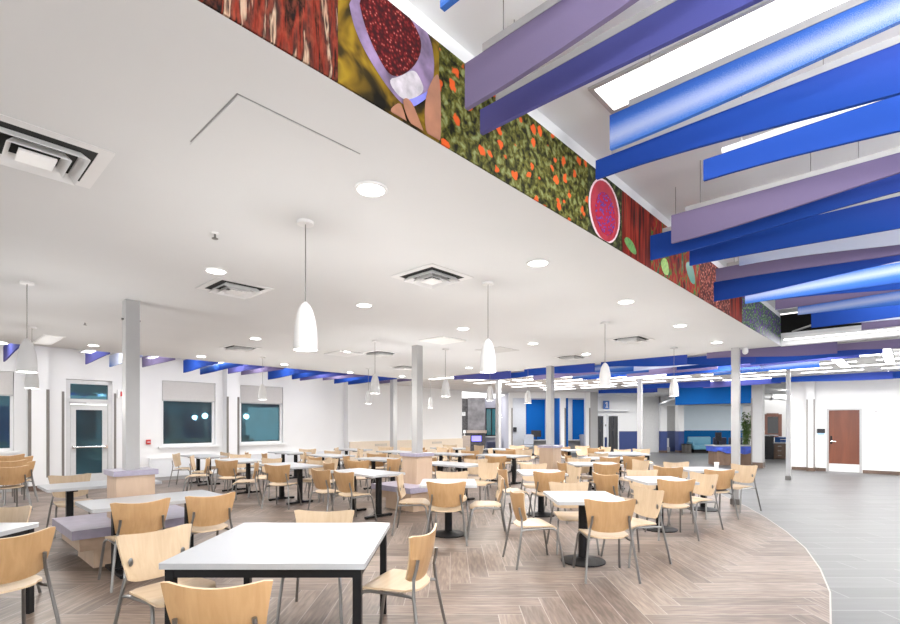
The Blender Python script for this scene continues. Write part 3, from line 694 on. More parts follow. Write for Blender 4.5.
# ------------------------------------------------------------------ columns, planters, benches
def column(name, x, y, w, h, label, foot=False):
    c = thing(name, label, 'column', (x, y, 0), ANG)
    obj('shaft', MB().box((0, 0, h/2), (w, w, h)), 'greycol', c, smooth=False, bevel=.006)
    if foot: obj('foot_cover', MB().box((0, 0, .06), (w+.03, w+.03, .12)), 'steel', c, smooth=False)
    return c
C1, C2, C3 = (-3.875, 6.0), (-.66, 9.43), (2.52, 12.75)
c = column('support_column', *C1, .15, SOF, 'grey column rising from the planter nearest the glass door')
for s in (-1, 1): obj('bolt', MB().tube([(s*.075, -.0, 2.83), (s*.10, 0, 2.83)], .012), 'steel', c)
column('support_column', *C2, .15, SOF, 'grey column rising from the middle bench planter')
column('support_column', *C3, .15, SOF, 'grey column rising from the tall planter with no bench')
column('support_column', 5.55, 9.72, .135, SOF, 'white column at the curved floor edge below the ceiling corner', True)
column('support_column', 9.46, 13.98, .10, ACT, 'slim white column on grey tile before the cherry door', True)
column('support_column', 6.05, 16.0, .13, ACT, 'white column behind the four legged far table')
column('support_column', -1.95, 16.6, .17, 3.12 if touv(-1.95, 16.6)[0] > UE else 3.5, 'grey column against the white wall above the beige wainscot')
column('support_column', 1.62, 17.4, .14, ACT, 'white column in front of the fireplace nook')
# top bevel of the planters: lavender slab over maple box
def planter(x, y, label, s=.40, h=1.03):
    p = thing('column_planter', label, 'planter box', (x, y, 0), ANG)
    w, t = .075+.004, s/2
    m = MB()
    for a in (-1, 1):
        m.box((a*(t-.06), 0, (h-.06)/2), (.12, s, h-.06)); m.box((0, a*(t-.06), (h-.06)/2), (s-.24, .12, h-.06))
    obj('box', m, 'maple', p, smooth=False)
    m = MB(); q = t+.03
    for a in (-1, 1):
        m.box((a*(q+.085)/2, 0, h-.03), (q-.085, 2*q, .06)); m.box((0, a*(q+.085)/2, h-.03), (.17, q-.085, .06))
    obj('cap', m, 'lavender', p, smooth=False)
    return p
planter(*C1, 'maple planter box with lavender cap around the column near the glass door')
planter(*C2, 'maple planter box with lavender cap above the middle bench')
planter(*C3, 'maple planter box with lavender cap standing alone without a bench')
def bench(x, y, label, lu=1.5, lv=1.08):
    b = thing('bench', label, 'bench', (x, y, 0), ANG)
    hh = .205
    def ring(mb, hu, hv, z0, z1):
        z, dz = (z0+z1)/2, z1-z0
        for a in (-1, 1):
            mb.box((a*(hu+hh)/2, 0, z), (hu-hh, 2*hv, dz)); mb.box((0, a*(hv+hh)/2, z), (2*hh, hv-hh, dz))
        return mb
    obj('plinth', ring(MB(), lu/2-.22, lv/2-.16, 0, .22), 'maple', b, smooth=False)
    obj('body', ring(MB(), lu/2-.08, lv/2-.08, .22, .365), 'maple', b, smooth=False)
    obj('seat_slab', ring(MB(), lu/2, lv/2, .365, .46), 'lavender', b, smooth=False)
bench(*C1, 'lavender topped maple bench around the column near the glass door', 1.34)
bench(*C2, 'lavender topped maple bench around the middle column', 1.34)

# ------------------------------------------------------------------ tables
def rrect(a, b, r, n=4):
    pts = []
    for cx_, cy_, a0 in ((a-r, b-r, 0), (-a+r, b-r, 90), (-a+r, -b+r, 180), (a-r, -b+r, 270)):
        for k in range(n+1):
            t = math.radians(a0+90*k/n); pts.append((cx_+r*math.cos(t), cy_+r*math.sin(t)))
    return pts
VR_ = ANG + math.pi/2
meshes = {}
def cached(key, fn):
    if key not in meshes: meshes[key] = fn()
    return meshes[key]
def tabletop(lx, ly, r=.02):
    def mk():
        m = MB(); m.prism(rrect(lx/2, ly/2, r), .715, .75, 0, mis=1)
        return m.mesh('tabletop', ['laminate', 'lamedge'], bevel=.004)
    return cached(('top', lx, ly), mk)
def table_four(x, y, rz, s, label):
    t = thing('dining_table', label, 'table', (x, y, 0), rz)
    link('tabletop', tabletop(s, s, .012), t)
    h = s/2-.05
    def ap():
        m = MB()
        for a in (-1, 1): m.box((0, a*h, .685), (2*h, .04, .055)); m.box((a*h, 0, .685), (.04, 2*h-.04, .055))
        m.box((0, 0, .685), (.04, 2*h-.04, .05))
        return m.mesh('apron', 'black', smooth=False)
    link('apron', cached(('ap', s), ap), t)
    lg = cached('leg4', lambda: MB().box((0, 0, .355), (.05, .05, .70)).mesh('leg', 'black', smooth=False))
    for a in (-1, 1):
        for b in (-1, 1): link('leg', lg, t, (a*h, b*h, .0075))
    return t
def table_disc(x, y, rz, lx, ly, label):
    t = thing('dining_table', label, 'table', (x, y, 0), rz)
    link('tabletop', tabletop(lx, ly), t)
    link('post', cached('post1', lambda: MB().lathe([(.055, .03), (.05, .69), (.16, .70), (.16, .715)], 18).mesh('post', 'black')), t)
    link('base', cached('base1', lambda: MB().lathe([(.25, .004), (.25, .018), (.20, .030), (.08, .045), (.06, .06)], 28).mesh('base', 'black')), t)
    return t
def table_double(x, y, rz, lx, ly, label, off=.36):
    t = thing('dining_table', label, 'table', (x, y, 0), rz)
    link('tabletop', tabletop(lx, ly), t)
    def ps():
        m = MB(); m.box((0, 0, .36), (.075, .075, .64)); m.box((0, 0, .70), (.09, ly*.7, .028)); return m.mesh('post', 'black', smooth=False)
    def bs():
        m = MB(); m.box((0, 0, .028), (.07, ly*.78, .03))
        for s in (-1, 1): m.lathe([(.03, .004), (.03, .02)], 10, Matrix.Translation((0, s*ly*.36, 0)))
        m.box((0, 0, .05), (.12, .12, .02))
        return m.mesh('base', 'black', smooth=False)
    for s in (-1, 1):
        link('post', cached(('ps', ly), ps), t, (s*off, 0, 0)); link('base', cached(('bs', ly), bs), t, (s*off, 0, 0))
    return t
TB = {}   # key: (x, y, rz, lx, ly, phrase)
def add_table(key, kind, x, y, rz, lx, ly, label, phrase):
    TB[key] = (x, y, rz, lx, ly, phrase)
    if kind == 'four': table_four(x, y, rz, lx, label)
    elif kind == 'disc': table_disc(x, y, rz, lx, ly, label)
    else: table_double(x, y, rz, lx, ly, label)
add_table('T1', 'four', -1.127, 3.545, 0, 1.22, 1.22, 'large white square table on black frame at the very front', 'the large front table')
add_table('T10', 'four', -4.06, 3.55, 0, 1.22, 1.22, 'white square black-legged table cut off by the picture edge', 'the cut-off black-legged table')
add_table('T8', 'double', -4.9, 6.95, ANG, 1.3, .76, 'white two-post table between lavender bench and glass door', 'table between bench and glass door')
add_table('T9', 'double', -3.3, 5.51, ANG, 1.3, .76, 'white two-post table overhanging the front of the lavender bench', 'table overhanging the front bench')
add_table('T2', 'disc', 1.5, 5.69, 0, .76, .86, 'white table on round black base, frontmost of the three beside the grey tile', 'the front round-based table')
add_table('T3', 'disc', 3.1, 7.42, .04, .76, .86, 'white table on round black base, middle of the three beside the grey tile', 'the middle round-based table')
add_table('T4', 'disc', 4.62, 9.13, .02, .80, .86, 'white table with paper cup near the column at the floor edge', 'the table with the paper cup')
add_table('T6', 'disc', -.05, 7.08, 0, .78, .8, 'white table on one post in front of the middle bench', 'one-post table before the middle bench')
add_table('T5', 'disc', 1.54, 8.6, 0, .76, .8, 'white table on one post directly behind the front round-based table', 'table behind the front round-based one')
add_table('T7', 'double', -1.5, 8.62, VR_, 1.3, .70, 'white two-post table at the end of the middle bench', 'the table at the middle bench end')
ROW1 = 'window row in front of the pilaster'
add_table('T13', 'double', -3.28, 10.1, VR_, 1.3, .70, 'white two-post table, third out from the heaters in the nearer row', 'third table from the near heater')
add_table('T12', 'double', -4.88, 11.5, VR_, 1.3, .70, 'white two-post table, second out from the heaters in the nearer row', 'second table from the near heater')
add_table('T11', 'double', -6.5, 13.0, VR_, 1.3, .70, 'white two-post table beside the heater by the glass door', 'the table beside the near heater')
add_table('G12', 'double', .0, 10.4, VR_, 1.3, .70, 'white two-post table just beyond the middle planter', 'table just beyond the middle planter')
add_table('G13', 'double', -1.65, 11.85, VR_, 1.3, .70, 'white two-post table, second row back, in line with middle planter', 'second-row table behind the middle column')
add_table('G14', 'double', -3.25, 13.25, VR_, 1.3, .70, 'white two-post table, second row, one in from the long heater', 'second-row table near the long heater')
add_table('G15', 'double', -4.78, 14.6, VR_, 1.3, .70, 'white two-post table beside the long heater beyond the pilaster', 'the table beside the long heater')
add_table('G21', 'double', 2.98, 10.45, 0, 1.0, .76, 'white table in front of the planter without a bench', 'the table before the lone planter')
add_table('G2B', 'double', 3.75, 12.2, 0, 1.1, .76, 'white table beside the planter without a bench', 'the table beside the lone planter')
add_table('G22', 'double', 1.35, 13.2, VR_, 1.3, .70, 'white two-post table at the window side of the lone planter', 'table windowward of the lone planter')
add_table('G23', 'double', -.05, 13.9, VR_, 1.2, .70, 'white two-post table in the third row before the beige wainscot end', 'third-row table facing the fireplace')
add_table('G24', 'double', -1.65, 15.0, VR_, 1.2, .70, 'white two-post table near the column by the beige wainscot', 'the table near the wainscot column')
add_table('G25', 'double', -3.25, 16.3, VR_, 1.2, .70, 'white two-post table beside the beige wainscot start', 'the table at the wainscot start')
add_table('G31', 'four', 4.80, 14.1, 0, 1.2, 1.2, 'white square black-legged table at the far tile edge', 'the far black-legged table')
add_table('G32', 'double', 3.5, 16.2, VR_, 1.2, .70, 'white table in front of the narrow blue office bay', 'table before the narrow blue bay')
add_table('G33', 'double', 1.7, 16.4, VR_, 1.2, .70, 'white table in front of the office desk bay', 'table before the office desk bay')
add_table('G34', 'double', -.1, 17.2, VR_, 1.2, .70, 'white table in front of the stone fireplace nook', 'table before the fireplace nook')

# ------------------------------------------------------------------ chairs
def make_chair_meshes():
    def seat(i, j):
        t = j*2-1
        hw = .205+.028*j - .035*max(0, t-.75)/.25*abs(i)**4 - .05*max(0, -t-.8)/.2*abs(i)**3
        y = -.215+.44*j - .035*abs(i)**4*max(0, t)**3 + .05*abs(i)**3*max(0, -t)**3
        z = .447 - .014*(1-i*i)*(1-.4*abs(t)) - .035*max(0, t-.55)**2/.2 - .02*max(0, -t-.6)
        return ((i*hw, y, z), (0, 0, 1))
    def back(i, j):
        hw = (.205+.055*j)*(1 - .06*max(0, .25-j)/.25*0)
        zt = .80+.032*abs(i)**1.8 - .012*max(0, abs(i)-.9)/.1
        zb = .505-.022*(1-i*i) + .02*abs(i)**6
        z = zb+(zt-zb)*j
        y = -.185-.062*j - .012*math.sin(j*3.14) + .05*i*i*(.7+.3*j)
        nx = -2*.05*i/.24
        n = Vector((nx, 1, .22)).normalized()
        return ((i*hw, y, z), tuple(n))
    r = .0125
    out = {}
    out['seat'] = MB().sheet(seat, 12, 12, .014, 0, 0, 1).mesh('seat', ['ply_seat', 'ply_edge'])
    out['backrest'] = MB().sheet(back, 14, 8, .013, 0, 1, 2).mesh('backrest', ['ply_front_lit', 'ply_back_shaded', 'ply_edge'])
    for s, nm in ((-1, 'l'), (1, 'r')):
        out['rear'+nm] = MB().tube([(s*.268, -.285, 0), (s*.243, -.245, .22), (s*.218, -.212, .42), (s*.198, -.205, .53), (s*.186, -.221, .60), (s*.183, -.230, .655)], r).mesh('leg', 'steel')
        out['front'+nm] = MB().tube([(s*.252, .262, 0), (s*.236, .225, .22), (s*.222, .19, .385), (s*.212, .165, .412), (s*.198, .12, .418)], r).mesh('leg', 'steel')
    m = MB()
    for s in (-1, 1): m.tube([(s*.197, .13, .418), (s*.196, -.05, .414), (s*.197, -.17, .410), (s*.214, -.212, .408)], r*.95)
    m.tube([(-.197, -.10, .413), (.197, -.10, .413)], r*.8); m.tube([(-.197, .10, .413), (.197, .10, .413)], r*.8)
    out['frame'] = m.mesh('seat_frame', 'steel')
    m = MB()
    for s in (-1, 1):
        m.lathe([(.0, -.004), (.016, -.003), (.018, .004), (.010, .009), (.0, .010)], 12, Matrix.Translation((s*.17, -.170, .635)) @ Matrix.Rotation(-math.pi/2, 4, 'X') @ Matrix.Scale(2.0, 4, (0, 1, 0)), cap=False)
    out['bracket'] = [MB().lathe([(.001, -.004), (.014, -.003), (.016, .004), (.009, .009), (.001, .010)], 12, Matrix.Translation((s*.178, -.178, .635)) @ Matrix.Rotation(-math.pi/2, 4, 'X') @ Matrix.Scale(1.9, 4, (0, 1, 0)), cap=False).mesh('bracket', 'steel') for s in (-1, 1)]
    return out
CM = make_chair_meshes()
def build_chair(near):
    r = bpy.data.objects.new('dining_chair', None); COL.objects.link(r); r.empty_display_size = .1
    link('seat', CM['seat'], r); link('backrest', CM['backrest'], r)
    for k in ('rearl', 'rearr', 'frontl', 'frontr'): link('leg', CM[k], r)
    link('seat_frame', CM['frame'], r)
    if near:
        for b in CM['bracket']: link('bracket', b, r)
    return r
# x, y, heading (degrees clockwise from straight ahead), table
CH = [
    (-1.13, 2.57, -3, 'T1'), (-1.93, 3.42, 122, 'T1'), (-1.11, 4.12, 180, 'T1'), (-0.39, 3.58, -72, 'T1'), (-3.2, 3.5, -62, 'T10'),
    (-4.1, 4.34, 180, 'T10'), (-5.52, 7.24, 133, 'T8'), (-3.195, 5.015, -47, 'T9'), (-2.72, 5.447, -47, 'T9'), (1.58, 5.17, 0, 'T2'),
    (0.93, 5.66, 80, 'T2'), (1.511, 6.224, 180, 'T2'), (2.1, 5.74, -108, 'T2'), (3.05, 6.95, 2, 'T3'), (2.491, 7.618, 60, 'T3'),
    (3.116, 7.945, 180, 'T3'), (3.66, 7.52, -112, 'T3'), (4.436, 8.445, 0, 'T4'), (3.954, 8.94, 42, 'T4'), (4.445, 9.657, 180, 'T4'),
    (5.215, 9.105, -115, 'T4'), (1.545, 8.104, 0, 'T5'), (1.043, 8.432, 78, 'T5'), (1.549, 9.262, 180, 'T5'), (1.981, 8.8, -105, 'T5'),
    (-0.075, 6.67, 0, 'T6'), (-0.554, 7.259, 92, 'T6'), (0.0, 7.692, 180, 'T6'), (0.48, 7.02, -88, 'T6'), (-2.06, 8.409, 38, 'T7'),
    (-1.59, 8.036, 40, 'T7'), (-3.213, 9.418, 8, 'T13'), (-2.798, 10.216, 185, 'T13'), (-4.657, 10.519, 8, 'T12'), (-4.077, 9.812, -105, 'T12'),
    (-5.243, 12.194, 170, 'T12'), (-4.028, 10.764, 195, 'T12'), (-6.818, 12.672, 80, 'T11'), (-5.918, 11.757, 70, 'T11'), (-5.593, 10.919, -110, 'T11'),
    (-6.149, 13.028, -140, 'T11'), (-1.899, 10.513, 15, 'G13'), (-2.355, 11.973, 60, 'G13'), (-1.439, 10.975, -60, 'G13'), (-1.336, 12.121, 185, 'G13'),
    (-0.244, 11.414, 70, 'G12'), (0.513, 10.524, 180, 'G12'), (0.589, 9.639, -140, 'G12'), (-3.008, 11.52, 40, 'G14'), (-2.272, 9.898, 50, 'G14'),
    (-2.782, 10.844, -130, 'G14'), (-3.386, 13.759, 190, 'G14'), (-5.315, 13.407, 60, 'G15'), (-4.678, 12.944, 55, 'G15'), (-4.352, 14.837, 175, 'G15'),
    (-4.138, 13.232, -110, 'G15'), (2.938, 9.642, 0, 'G21'), (2.359, 9.802, 80, 'G21'), (2.795, 10.725, 180, 'G21'), (3.757, 10.324, -110, 'G21'),
    (3.581, 11.575, -10, 'G2B'), (3.772, 12.589, 180, 'G2B'), (3.01, 12.059, 85, 'G2B'), (1.095, 11.907, 20, 'G22'), (1.532, 14.485, 10, 'G22'),
    (2.123, 14.592, 185, 'G22'), (1.363, 15.213, 110, 'G22'), (0.1, 14.836, 85, 'G23'), (-0.219, 15.407, -90, 'G23'), (0.515, 14.326, 0, 'G23'),
    (-0.225, 16.111, 170, 'G23'), (-1.909, 12.878, 5, 'G24'), (-1.464, 15.803, -170, 'G24'), (-2.47, 14.535, 90, 'G24'), (-1.035, 14.66, -60, 'G24'),
    (-2.177, 16.14, 180, 'G24'), (-3.451, 15.721, 90, 'G25'), (-2.952, 14.98, -120, 'G25'), (4.285, 11.925, 0, 'G31'), (5.067, 14.585, 180, 'G31'),
    (4.721, 15.075, 85, 'G31'), (5.722, 14.856, 185, 'G31'), (4.41, 15.942, -25, 'G32'), (4.884, 16.311, -110, 'G32'), (4.495, 16.882, 175, 'G32'),
    (3.934, 16.668, 60, 'G32'), (1.908, 15.464, 0, 'G33'), (2.26, 16.347, -100, 'G33'), (2.284, 17.261, 180, 'G33'), (2.82, 16.991, -120, 'G33'),
    (-0.82, 16.191, 60, 'G34'), (0.319, 16.363, -100, 'G34'), (0.795, 17.347, -130, 'G34'), (-0.074, 17.831, 180, 'G34'),
]
def pose(yaw, x, y):
    a = math.radians(yaw); vx, vy = x, y; L = math.hypot(vx, vy)
    d_ = (math.sin(a)*vx+math.cos(a)*vy)/L
    return 'turned away' if d_ > .55 else ('facing us' if d_ < -.55 else 'seen side-on')
near_proto = build_chair(True); far_proto = build_chair(False); used = {True: False, False: False}
by_t = {}
for c in CH:
    t = TB[c[3]]; dx, dy = c[0]-t[0], c[1]-t[1]
    side = ('near side' if dy < 0 else 'far side') if abs(dy) > abs(dx) else ('window side' if dx < 0 else 'mural side')
    by_t.setdefault((c[3], side), []).append(c)
for (tb, side), cs in by_t.items():
    cs.sort(key=lambda c: c[0])
    for k, c in enumerate(cs):
        nr = c[1] < 9.5
        o = near_proto if nr else far_proto
        if used[nr]: o = copy_tree(o)
        used[nr] = True
        o.location = (c[0], c[1], .0045); o.rotation_euler.z = -math.radians(c[2])
        sfx = '' if len(cs) == 1 else (', %s from windows' % ORD[k] if len(cs) > 2 else (', nearer windows' if k == 0 else ', nearer mural'))
        ph = TB[tb][5]
        lab = '%schair %s, %s of %s%s' % ('plywood ' if len(ph.split()) < 7 else '', pose(c[2], c[0], c[1]), side, ph, sfx)
        tag(o, lab, 'chair', 'plywood dining chairs around the tables')
# stacked chairs by the window wall
for k, (x, y, n, w_) in enumerate(((-8.02, 8.95, 3, 'nearer'), (-8.75, 9.95, 2, 'farther'))):
    for q in range(n):
        o = copy_tree(near_proto); a = math.radians(-62)
        o.location = (x+.09*q*math.sin(a), y+.09*q*math.cos(a), .0045+.10*q); o.rotation_euler.z = -a
        pos = ['bottom', 'middle', 'top'][q] if n == 3 else ['bottom', 'top'][q]
        tag(o, 'plywood chair at the %s of the %s stack beside the edge window' % (pos, w_), 'chair', 'stacked plywood chairs by the window')

# cup and jacket
cp = thing('paper_cup', 'plain white paper cup on the table by the floor-edge column', 'cup', (4.78, 8.98, .751)); obj('cup', MB().lathe([(.03, 0), (.042, .13)], 16), 'cup', cp); obj('rim', MB().lathe([(.041, .126), (.046, .13), (.041, .134)], 16, cap=False), 'cup', cp)
jc = [c for c in CH if c[3] == 'T4'][0]
jk = MB(); rj = random.Random(5)
gx_, gy_ = 12, 8; vs = []; fs_ = []
for j in range(gy_+1):
    for i in range(gx_+1):
        a, b = i/gx_*2-1, j/gy_*2-1
        h_ = max(0, 1-(a*a)**2)*max(0, 1-(b*b)**2)
        vs.append((a*.19, b*.15+.01, .462+h_*(.07+.03*math.sin(a*7+b*3)*math.cos(b*6))))
for j in range(gy_):
    for i in range(gx_): q = j*(gx_+1)+i; fs_.append((q, q+1, q+gx_+2, q+gx_+1))
o = obj('folded_jacket', jk.add(vs, fs_), 'bag', None, (jc[0], jc[1], .0), -math.radians(jc[2])); tag(o, 'crumpled black jacket lying on a chair seat at the paper cup table', 'jacket')

# ------------------------------------------------------------------ mural
def wpt(px, py, off=.012):
    v = VM-off; u = u_at(px, v); Y = uv(u, v).y
    return (u, zat(py, Y))
mural = thing('wall_mural', 'long food photo mural along the edge of the dropped ceiling', 'mural')
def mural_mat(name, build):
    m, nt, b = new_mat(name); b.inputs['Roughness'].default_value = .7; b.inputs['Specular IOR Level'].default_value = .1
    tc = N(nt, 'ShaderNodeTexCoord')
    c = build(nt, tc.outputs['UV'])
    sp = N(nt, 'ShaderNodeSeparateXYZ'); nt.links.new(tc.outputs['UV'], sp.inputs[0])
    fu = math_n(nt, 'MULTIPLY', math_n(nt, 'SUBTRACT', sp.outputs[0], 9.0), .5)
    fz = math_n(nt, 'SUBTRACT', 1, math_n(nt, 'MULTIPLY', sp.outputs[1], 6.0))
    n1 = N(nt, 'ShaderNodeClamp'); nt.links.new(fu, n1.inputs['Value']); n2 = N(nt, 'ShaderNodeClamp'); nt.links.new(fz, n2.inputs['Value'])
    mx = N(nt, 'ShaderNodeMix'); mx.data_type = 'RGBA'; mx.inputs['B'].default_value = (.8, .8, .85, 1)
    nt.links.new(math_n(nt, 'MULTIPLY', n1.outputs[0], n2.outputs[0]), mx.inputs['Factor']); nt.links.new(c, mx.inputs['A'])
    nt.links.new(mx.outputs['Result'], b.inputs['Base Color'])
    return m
def stretch(nt, v, s):
    mp = N(nt, 'ShaderNodeMapping'); mp.inputs['Scale'].default_value = s; nt.links.new(v, mp.inputs['Vector']); return mp.outputs[0]
def noise(nt, v, sc, det=4, dist=0):
    n = N(nt, 'ShaderNodeTexNoise'); n.inputs['Scale'].default_value = sc; n.inputs['Detail'].default_value = det; n.inputs['Distortion'].default_value = dist
    nt.links.new(v, n.inputs['Vector']); return n.outputs['Fac']
def voro(nt, v, sc, out='Distance'):
    n = N(nt, 'ShaderNodeTexVoronoi'); n.inputs['Scale'].default_value = sc; nt.links.new(v, n.inputs['Vector']); return n.outputs[out]
def mixc(nt, f, a, b):
    mx = N(nt, 'ShaderNodeMix'); mx.data_type = 'RGBA'
    for key, x in (('Factor', f), ('A', a), ('B', b)):
        if isinstance(x, tuple): mx.inputs[key].default_value = (*x, 1)
        else: nt.links.new(x, mx.inputs[key])
    return mx.outputs['Result']
def rampc(nt, f, stops, interp='LINEAR'):
    r = ramp(nt, stops, interp); nt.links.new(f, r.inputs['Fac']); return r.outputs['Color']
def b_logs(nt, v):
    a = noise(nt, stretch(nt, v, (9, .9, 1)), 1.6, 5, .4)
    c = rampc(nt, a, [(.40, (.003, .002, .002)), (.47, (.014, .005, .003)), (.50, (.16, .016, .008)), (.54, (.07, .015, .010)), (.575, (.02, .01, .008)), (.60, (.42, .29, .20)), (.63, (.03, .015, .01))])
    d_ = noise(nt, stretch(nt, v, (30, 14, 1)), 1.5, 3)
    return mixc(nt, rampc(nt, d_, [(.45, (0, 0, 0)), (.75, (.45, .45, .45))]), c, (.30, .06, .03))
def b_yellow(nt, v):
    a = noise(nt, v, 4.5, 3, .6)
    return rampc(nt, a, [(.40, (.006, .005, .003)), (.49, (.03, .02, .005)), (.56, (.13, .075, .007)), (.64, (.24, .15, .01)), (.75, (.05, .035, .01))])
def b_field(nt, v):
    a = noise(nt, v, 22, 8, .4)
    g = rampc(nt, a, [(.36, (.006, .006, .003)), (.46, (.04, .042, .008)), (.54, (.10, .095, .016)), (.66, (.20, .23, .09))])
    wv = N(nt, 'ShaderNodeVectorMath'); wv.operation = 'ADD'; nz_ = N(nt, 'ShaderNodeTexNoise'); nz_.inputs['Scale'].default_value = 16; nt.links.new(v, nz_.inputs['Vector'])
    sc_ = N(nt, 'ShaderNodeVectorMath'); sc_.operation = 'SCALE'; sc_.inputs['Scale'].default_value = .07; nt.links.new(nz_.outputs['Color'], sc_.inputs[0]); nt.links.new(v, wv.inputs[0]); nt.links.new(sc_.outputs[0], wv.inputs[1])
    d_ = voro(nt, wv.outputs[0], 9.5)
    return mixc(nt, rampc(nt, d_, [(.25, (1, 1, 1)), (.31, (0, 0, 0))]), g, (.62, .085, .015))
def b_dark(nt, v):
    a = noise(nt, v, 18, 5); return rampc(nt, a, [(.4, (.010, .012, .008)), (.58, (.05, .06, .02)), (.7, (.2, .22, .08))])
def b_boards(nt, v):
    a = noise(nt, stretch(nt, v, (12, 1, 1)), 1.5, 4, .2); return rampc(nt, a, [(.38, (.02, .006, .005)), (.5, (.18, .014, .009)), (.6, (.30, .03, .016)), (.68, (.07, .03, .02))])
def b_mixred(nt, v):
    a = noise(nt, stretch(nt, v, (8, 3, 1)), 2, 5, 1); return rampc(nt, a, [(.33, (.02, .012, .01)), (.44, (.26, .012, .01)), (.53, (.36, .025, .015)), (.58, (.06, .18, .02)), (.64, (.012, .08, .06)), (.72, (.4, .28, .2))])
def b_beans(nt, v):
    d_ = voro(nt, v, 30); return rampc(nt, d_, [(.05, (.65, .35, .28)), (.3, (.30, .07, .05)), (.6, (.05, .012, .012))])
def b_greens(nt, v):
    d_ = voro(nt, v, 22); return rampc(nt, d_, [(.05, (.45, .55, .35)), (.3, (.08, .20, .05)), (.55, (.02, .03, .05)), (.8, (.12, .05, .25))])
UVM = []
def mpanel(px0, px1, mat, name='photo_panel', u0=None, u1=None):
    v = VM-.012
    a = u0 if u0 is not None else u_at(px0, v); b = u1 if u1 is not None else u_at(px1, v)
    me = bpy.data.meshes.new(name); zt_ = 3.585
    p = [uv(a, v, SOF+.001), uv(b, v, SOF+.001), uv(b, v, zt_), uv(a, v, zt_), uv(a, VM-.001, SOF+.001), uv(b, VM-.001, SOF+.001), uv(b, VM-.001, zt_), uv(a, VM-.001, zt_)]
    me.from_pydata([tuple(q) for q in p], [], [(0, 1, 2, 3), (7, 6, 5, 4), (0, 4, 5, 1), (1, 5, 6, 2), (2, 6, 7, 3), (3, 7, 4, 0)])
    me.materials.append(mat); l = me.uv_layers.new(name='m')
    for lp in me.loops:
        co = me.vertices[lp.vertex_index].co; l.data[lp.index].uv = (touv(co.x, co.y)[0], co.z-SOF)
    return link(name, me, mural)
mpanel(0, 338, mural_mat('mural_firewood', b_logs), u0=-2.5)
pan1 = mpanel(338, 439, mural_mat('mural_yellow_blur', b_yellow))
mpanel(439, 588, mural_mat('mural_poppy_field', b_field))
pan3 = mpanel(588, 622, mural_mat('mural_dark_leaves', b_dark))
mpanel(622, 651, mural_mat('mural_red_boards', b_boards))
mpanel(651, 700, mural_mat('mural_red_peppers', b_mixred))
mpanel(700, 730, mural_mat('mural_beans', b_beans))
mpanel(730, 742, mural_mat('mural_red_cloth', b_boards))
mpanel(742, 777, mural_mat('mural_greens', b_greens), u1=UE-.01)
def patch(name, pix, mat, parent, off, name2=None):
    me = bpy.data.meshes.new(name); pts = []
    if len(pix) < 20:      # soften the outline
        for _ in range(2):
            q = []
            for k in range(len(pix)):
                a, b = pix[k], pix[(k+1) % len(pix)]
                q += [(a[0]*.75+b[0]*.25, a[1]*.75+b[1]*.25), (a[0]*.25+b[0]*.75, a[1]*.25+b[1]*.75)]
            pix = q
    for px, py in pix:
        u, z = wpt(px, py); z = min(3.584, max(SOF+.002, z)); pts.append(uv(u, VM-.012-off, z))
    me.from_pydata([tuple(q) for q in pts], [], [tuple(range(len(pts)))]); me.materials.append(mat)
    l = me.uv_layers.new(name='m')
    for lp in me.loops:
        co = me.vertices[lp.vertex_index].co; l.data[lp.index].uv = (touv(co.x, co.y)[0], co.z-SOF)
    return link(name, me, parent)
def b_cherry(nt, v):
    d_ = voro(nt, v, 55); return rampc(nt, d_, [(.06, (.5, .2, .17)), (.2, (.16, .013, .013)), (.5, (.055, .004, .005)), (.75, (.025, .004, .005))])
mch = mural_mat('mural_red_berries', b_cherry)
mbag = plain('mural_bag_film', (.17, .115, .22), .5, noise=.6, scale=9); mskin = plain('mural_skin', (.32, .135, .075), .5, noise=.2, scale=10); mbagw = plain('mural_bag_white', (.45, .42, .46), .5, noise=.3, scale=20); mbagb = plain('mural_bag_blue', (.16, .17, .62), .5, noise=.2, scale=20)
bag = patch('printed_bag', [(347, -6), (352, 22), (361, 45), (373, 66), (386, 86), (400, 103), (409, 108), (420, 101), (431, 91), (434, 72), (433, 52), (428, 34), (417, 16), (400, -6)], mbag, mural, .003)
patch('printed_berries', [(357, -6), (362, 20), (370, 42), (380, 62), (389, 76), (400, 77), (413, 68), (420, 55), (421, 40), (412, 22), (395, -6)], mch, bag, .005)
patch('printed_label', [(386, 80), (400, 77), (413, 69), (420, 80), (424, 92), (412, 100), (400, 100)], mbagw, bag, .006)
patch('printed_seal', [(404, 101), (416, 98), (431, 89), (431, 95), (416, 106), (409, 108)], mbagb, bag, .007)
for k, pp_ in enumerate(([(388, 112), (393, 106), (399, 103), (403, 112), (405, 121), (411, 131), (402, 126)], [(401, 101), (405, 98), (411, 103), (417, 118), (424, 136), (413, 131), (405, 116)], [(423, 100), (432, 77), (439, 74), (440, 142), (436, 142), (424, 137)])):
    patch('printed_finger', pp_, mskin, bag, .008+.001*k)
def b_berrybowl(nt, v):
    d_ = voro(nt, v, 45); return rampc(nt, d_, [(.1, (.14, .10, .42)), (.35, (.05, .035, .24)), (.5, (.3, .015, .04)), (.7, (.38, .015, .04))])
def ell(cx_, cy_, rx, ry, tilt, n=28):
    t = math.radians(tilt); return [(cx_+rx*math.cos(a)*math.cos(t)-ry*math.sin(a)*math.sin(t), cy_+rx*math.cos(a)*math.sin(t)+ry*math.sin(a)*math.cos(t)) for a in [2*math.pi*k/n for k in range(n)]]
bowl = patch('printed_bowl', ell(604, 211, 15, 33, -9), plain('mural_bowl_rim', (.8, .62, .66), .5), mural, .003)
patch('printed_bowl_inside', ell(604, 211, 13.4, 31, -9), plain('mural_bowl_red', (.36, .012, .03), .5, noise=.2), bowl, .005)
